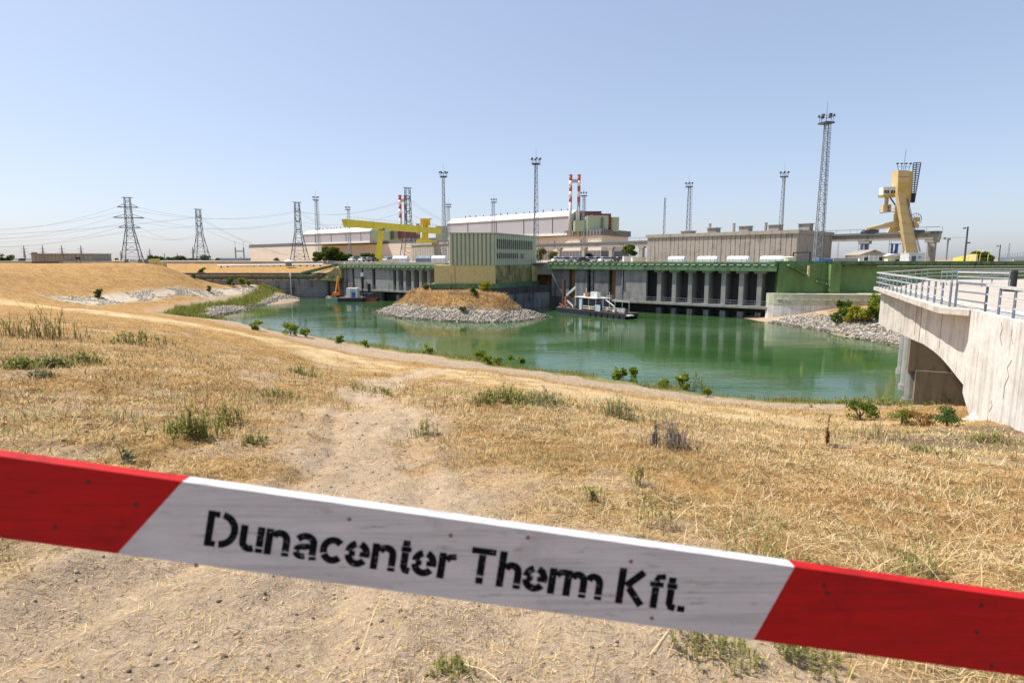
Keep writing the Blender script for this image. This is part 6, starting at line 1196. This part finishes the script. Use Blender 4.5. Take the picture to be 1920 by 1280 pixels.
bmesh_.add(vs, fs); bo = bmesh_.build('board', 'board_red', bar); bo.data.materials.append(MATS['board_white'])
for poly, q in zip(bo.data.polygons, mi): poly.material_index = q
# lettering, flat paint a hair proud of the board
T2 = 6.4                                           # half a stroke, in picture units of the 1920 wide photograph
def arc(cx, cy, rx, ry, a0, a1, n=12): return [(cx + rx * math.cos(R(a0 + (a1 - a0) * i / n)), cy + ry * math.sin(R(a0 + (a1 - a0) * i / n))) for i in range(n + 1)]
def arch(x0, x1, xh=42): return [(x0 + 8, xh - 8)] + arc((x0 + x1) / 2 + 3, xh - 13, (x1 - x0) / 2 - 3, 13, 128, 0, 8) + [(x1, 9.5)]
GL = {'D': [([(6, 0), (6, 66)], T2), ([(12.6, 60), (21, 60)], 5.5), ([(12.6, 5.5), (19, 5.5)], 5.5), ([(27, 60)] + arc(25, 33, 25, 27, 80, -80) + [(25, 5.8)], T2)],
 'u': [([(6, 48), (6, 17)] + arc(19, 17, 13, 11.5, 180, 300, 7), T2), ([(36, 48), (36, 11)], T2), ([(36, 8), (36, 0)], T2)],
 'n': [([(6, 0), (6, 48)], T2), (arch(6, 37), T2), ([(37, 7), (37, 0)], T2)],
 'a': [([(7, 36)] + arc(21, 31, 14.5, 12, 145, 0, 8) + [(35.5, 9)], T2), ([(36, 6.5), (37, 0)], T2), ([(29, 25), (19, 23)] + arc(17, 14, 11, 9, 95, 170, 5), 5.6), (arc(17, 14, 11, 9, 190, 300, 6), 5.6)],
 'c': [(arc(22, 24, 16.5, 18.5, 42, 200), T2), (arc(22, 24, 16.5, 18.5, 208, 318), T2)],
 'e': [(arc(21, 24, 16, 18.5, 172, 104, 6), T2), (arc(21, 24, 16, 18.5, 76, 0, 6), T2), ([(6, 23.5), (17, 23.5)], 4.8), ([(25, 23.5), (43, 23.5)], 4.8), (arc(21, 24, 16, 18.5, 190, 322), T2)],
 't': [([(8, 61), (8, 50)], T2), ([(0, 44.5), (18, 44.5)], 4.6), ([(8, 39), (8, 12), (11, 6.5), (19, 5)], T2)],
 'r': [([(6, 0), (6, 48)], T2), ([(13.5, 35), (19, 41.5), (30, 43)], 5.8)],
 'T': [([(0, 60.5), (43, 60.5)], 5.8), ([(20, 53.5), (20, 15)], T2), ([(20, 12), (20, 0)], T2)],
 'h': [([(6, 0), (6, 66)], T2), (arch(6, 36), T2), ([(36, 7), (36, 0)], T2)],
 'm': [([(6, 0), (6, 48)], T2), (arch(6, 34), T2), ([(34, 7), (34, 0)], T2), (arch(34, 62), T2), ([(62, 7), (62, 0)], T2)],
 'K': [([(6, 0), (6, 66)], T2), ([(15, 34), (43, 63)], T2), ([(20, 31), (45, 1)], T2)],
 'f': [([(11, 0), (11, 39)], T2), ([(11, 50), (13, 58), (26, 60)], 5.5), ([(0, 44.5), (24, 44.5)], 4.6)],
 '.': [([(6, 0), (6, 11)], T2)]}
WORDS = [('D', 382), ('u', 446), ('n', 494), ('a', 546), ('c', 597), ('e', 644), ('n', 693), ('t', 746), ('e', 769), ('r', 818), ('T', 876), ('h', 929), ('e', 977), ('r', 1025), ('m', 1054), ('K', 1153), ('f', 1212), ('t', 1244), ('.', 1269)]
lm = MB(); ns_ = 0
for ch, sx0 in WORDS:
    for pts, hw in GL[ch]:
        P_ = [Vector((a, b)) for a, b in pts]; L_, R2 = [], []; ns_ += 1
        for i, q in enumerate(P_):
            d_ = (P_[min(i + 1, len(P_) - 1)] - P_[max(i - 1, 0)]).normalized(); nn_ = Vector((-d_.y, d_.x)); L_.append(q + nn_ * hw); R2.append(q - nn_ * hw)
        def put(q):
            sx = sx0 + q.x * 1.06 + q.y * 0.155; base_y = 1022 + (sx0 + q.x - 384) * 0.1393; w_ = bp(sx, base_y - q.y); return Vector((w_.x, YB - 0.0005 - 0.00006 * (ns_ % 5), w_.z))
        m_ = len(P_); lm.add([put(q) for q in L_] + [put(q) for q in R2], [(i, i + 1, m_ + i + 1, m_ + i) for i in range(m_ - 1)])
m, n, l, b = newmat('stencil_paint'); v = coords(n); wr = noise(n, l, v, 120, 5, 0.8, (0.6, 1, 1.2))
l.new(mix(n, l, ramp(n, l, wr, (0.9, 0.9, 0.9), (0, 0, 0), 0.33, 0.41), (0.006, 0.006, 0.007), (0.36, 0.35, 0.36)), b.inputs['Base Color']); b.inputs['Roughness'].default_value = 0.95; b.inputs['Specular IOR Level'].default_value = 0.08
lt_o = lm.build('lettering', m, bar); tag(lt_o, kind='stuff')
for x, y in ((165, 903), (255, 946), (103, 988), (655, 973), (845, 1003), (990, 1007), (1183, 1052), (1545, 1098), (1552, 1112), (1840, 1135), (1832, 1185), (368, 1059), (1222, 1158), (1860, 1248)):
    q = bp(x, y) + Vector((0, -0.0012, 0)); MB().tube([q, q + Vector((0, 0.002, 0))], 0.0035, 10).build('nail_head', 'rust' if 300 < x < 1450 else 'black', bar)
for xt in (-760, 2700):
    q = on_top(xt); MB().box((q.x, YB + TH + 0.045, (q.z + 0.08 + 10.2) / 2), (0.09, 0.088, q.z + 0.08 - 10.2)).build('post', 'bark', bar)
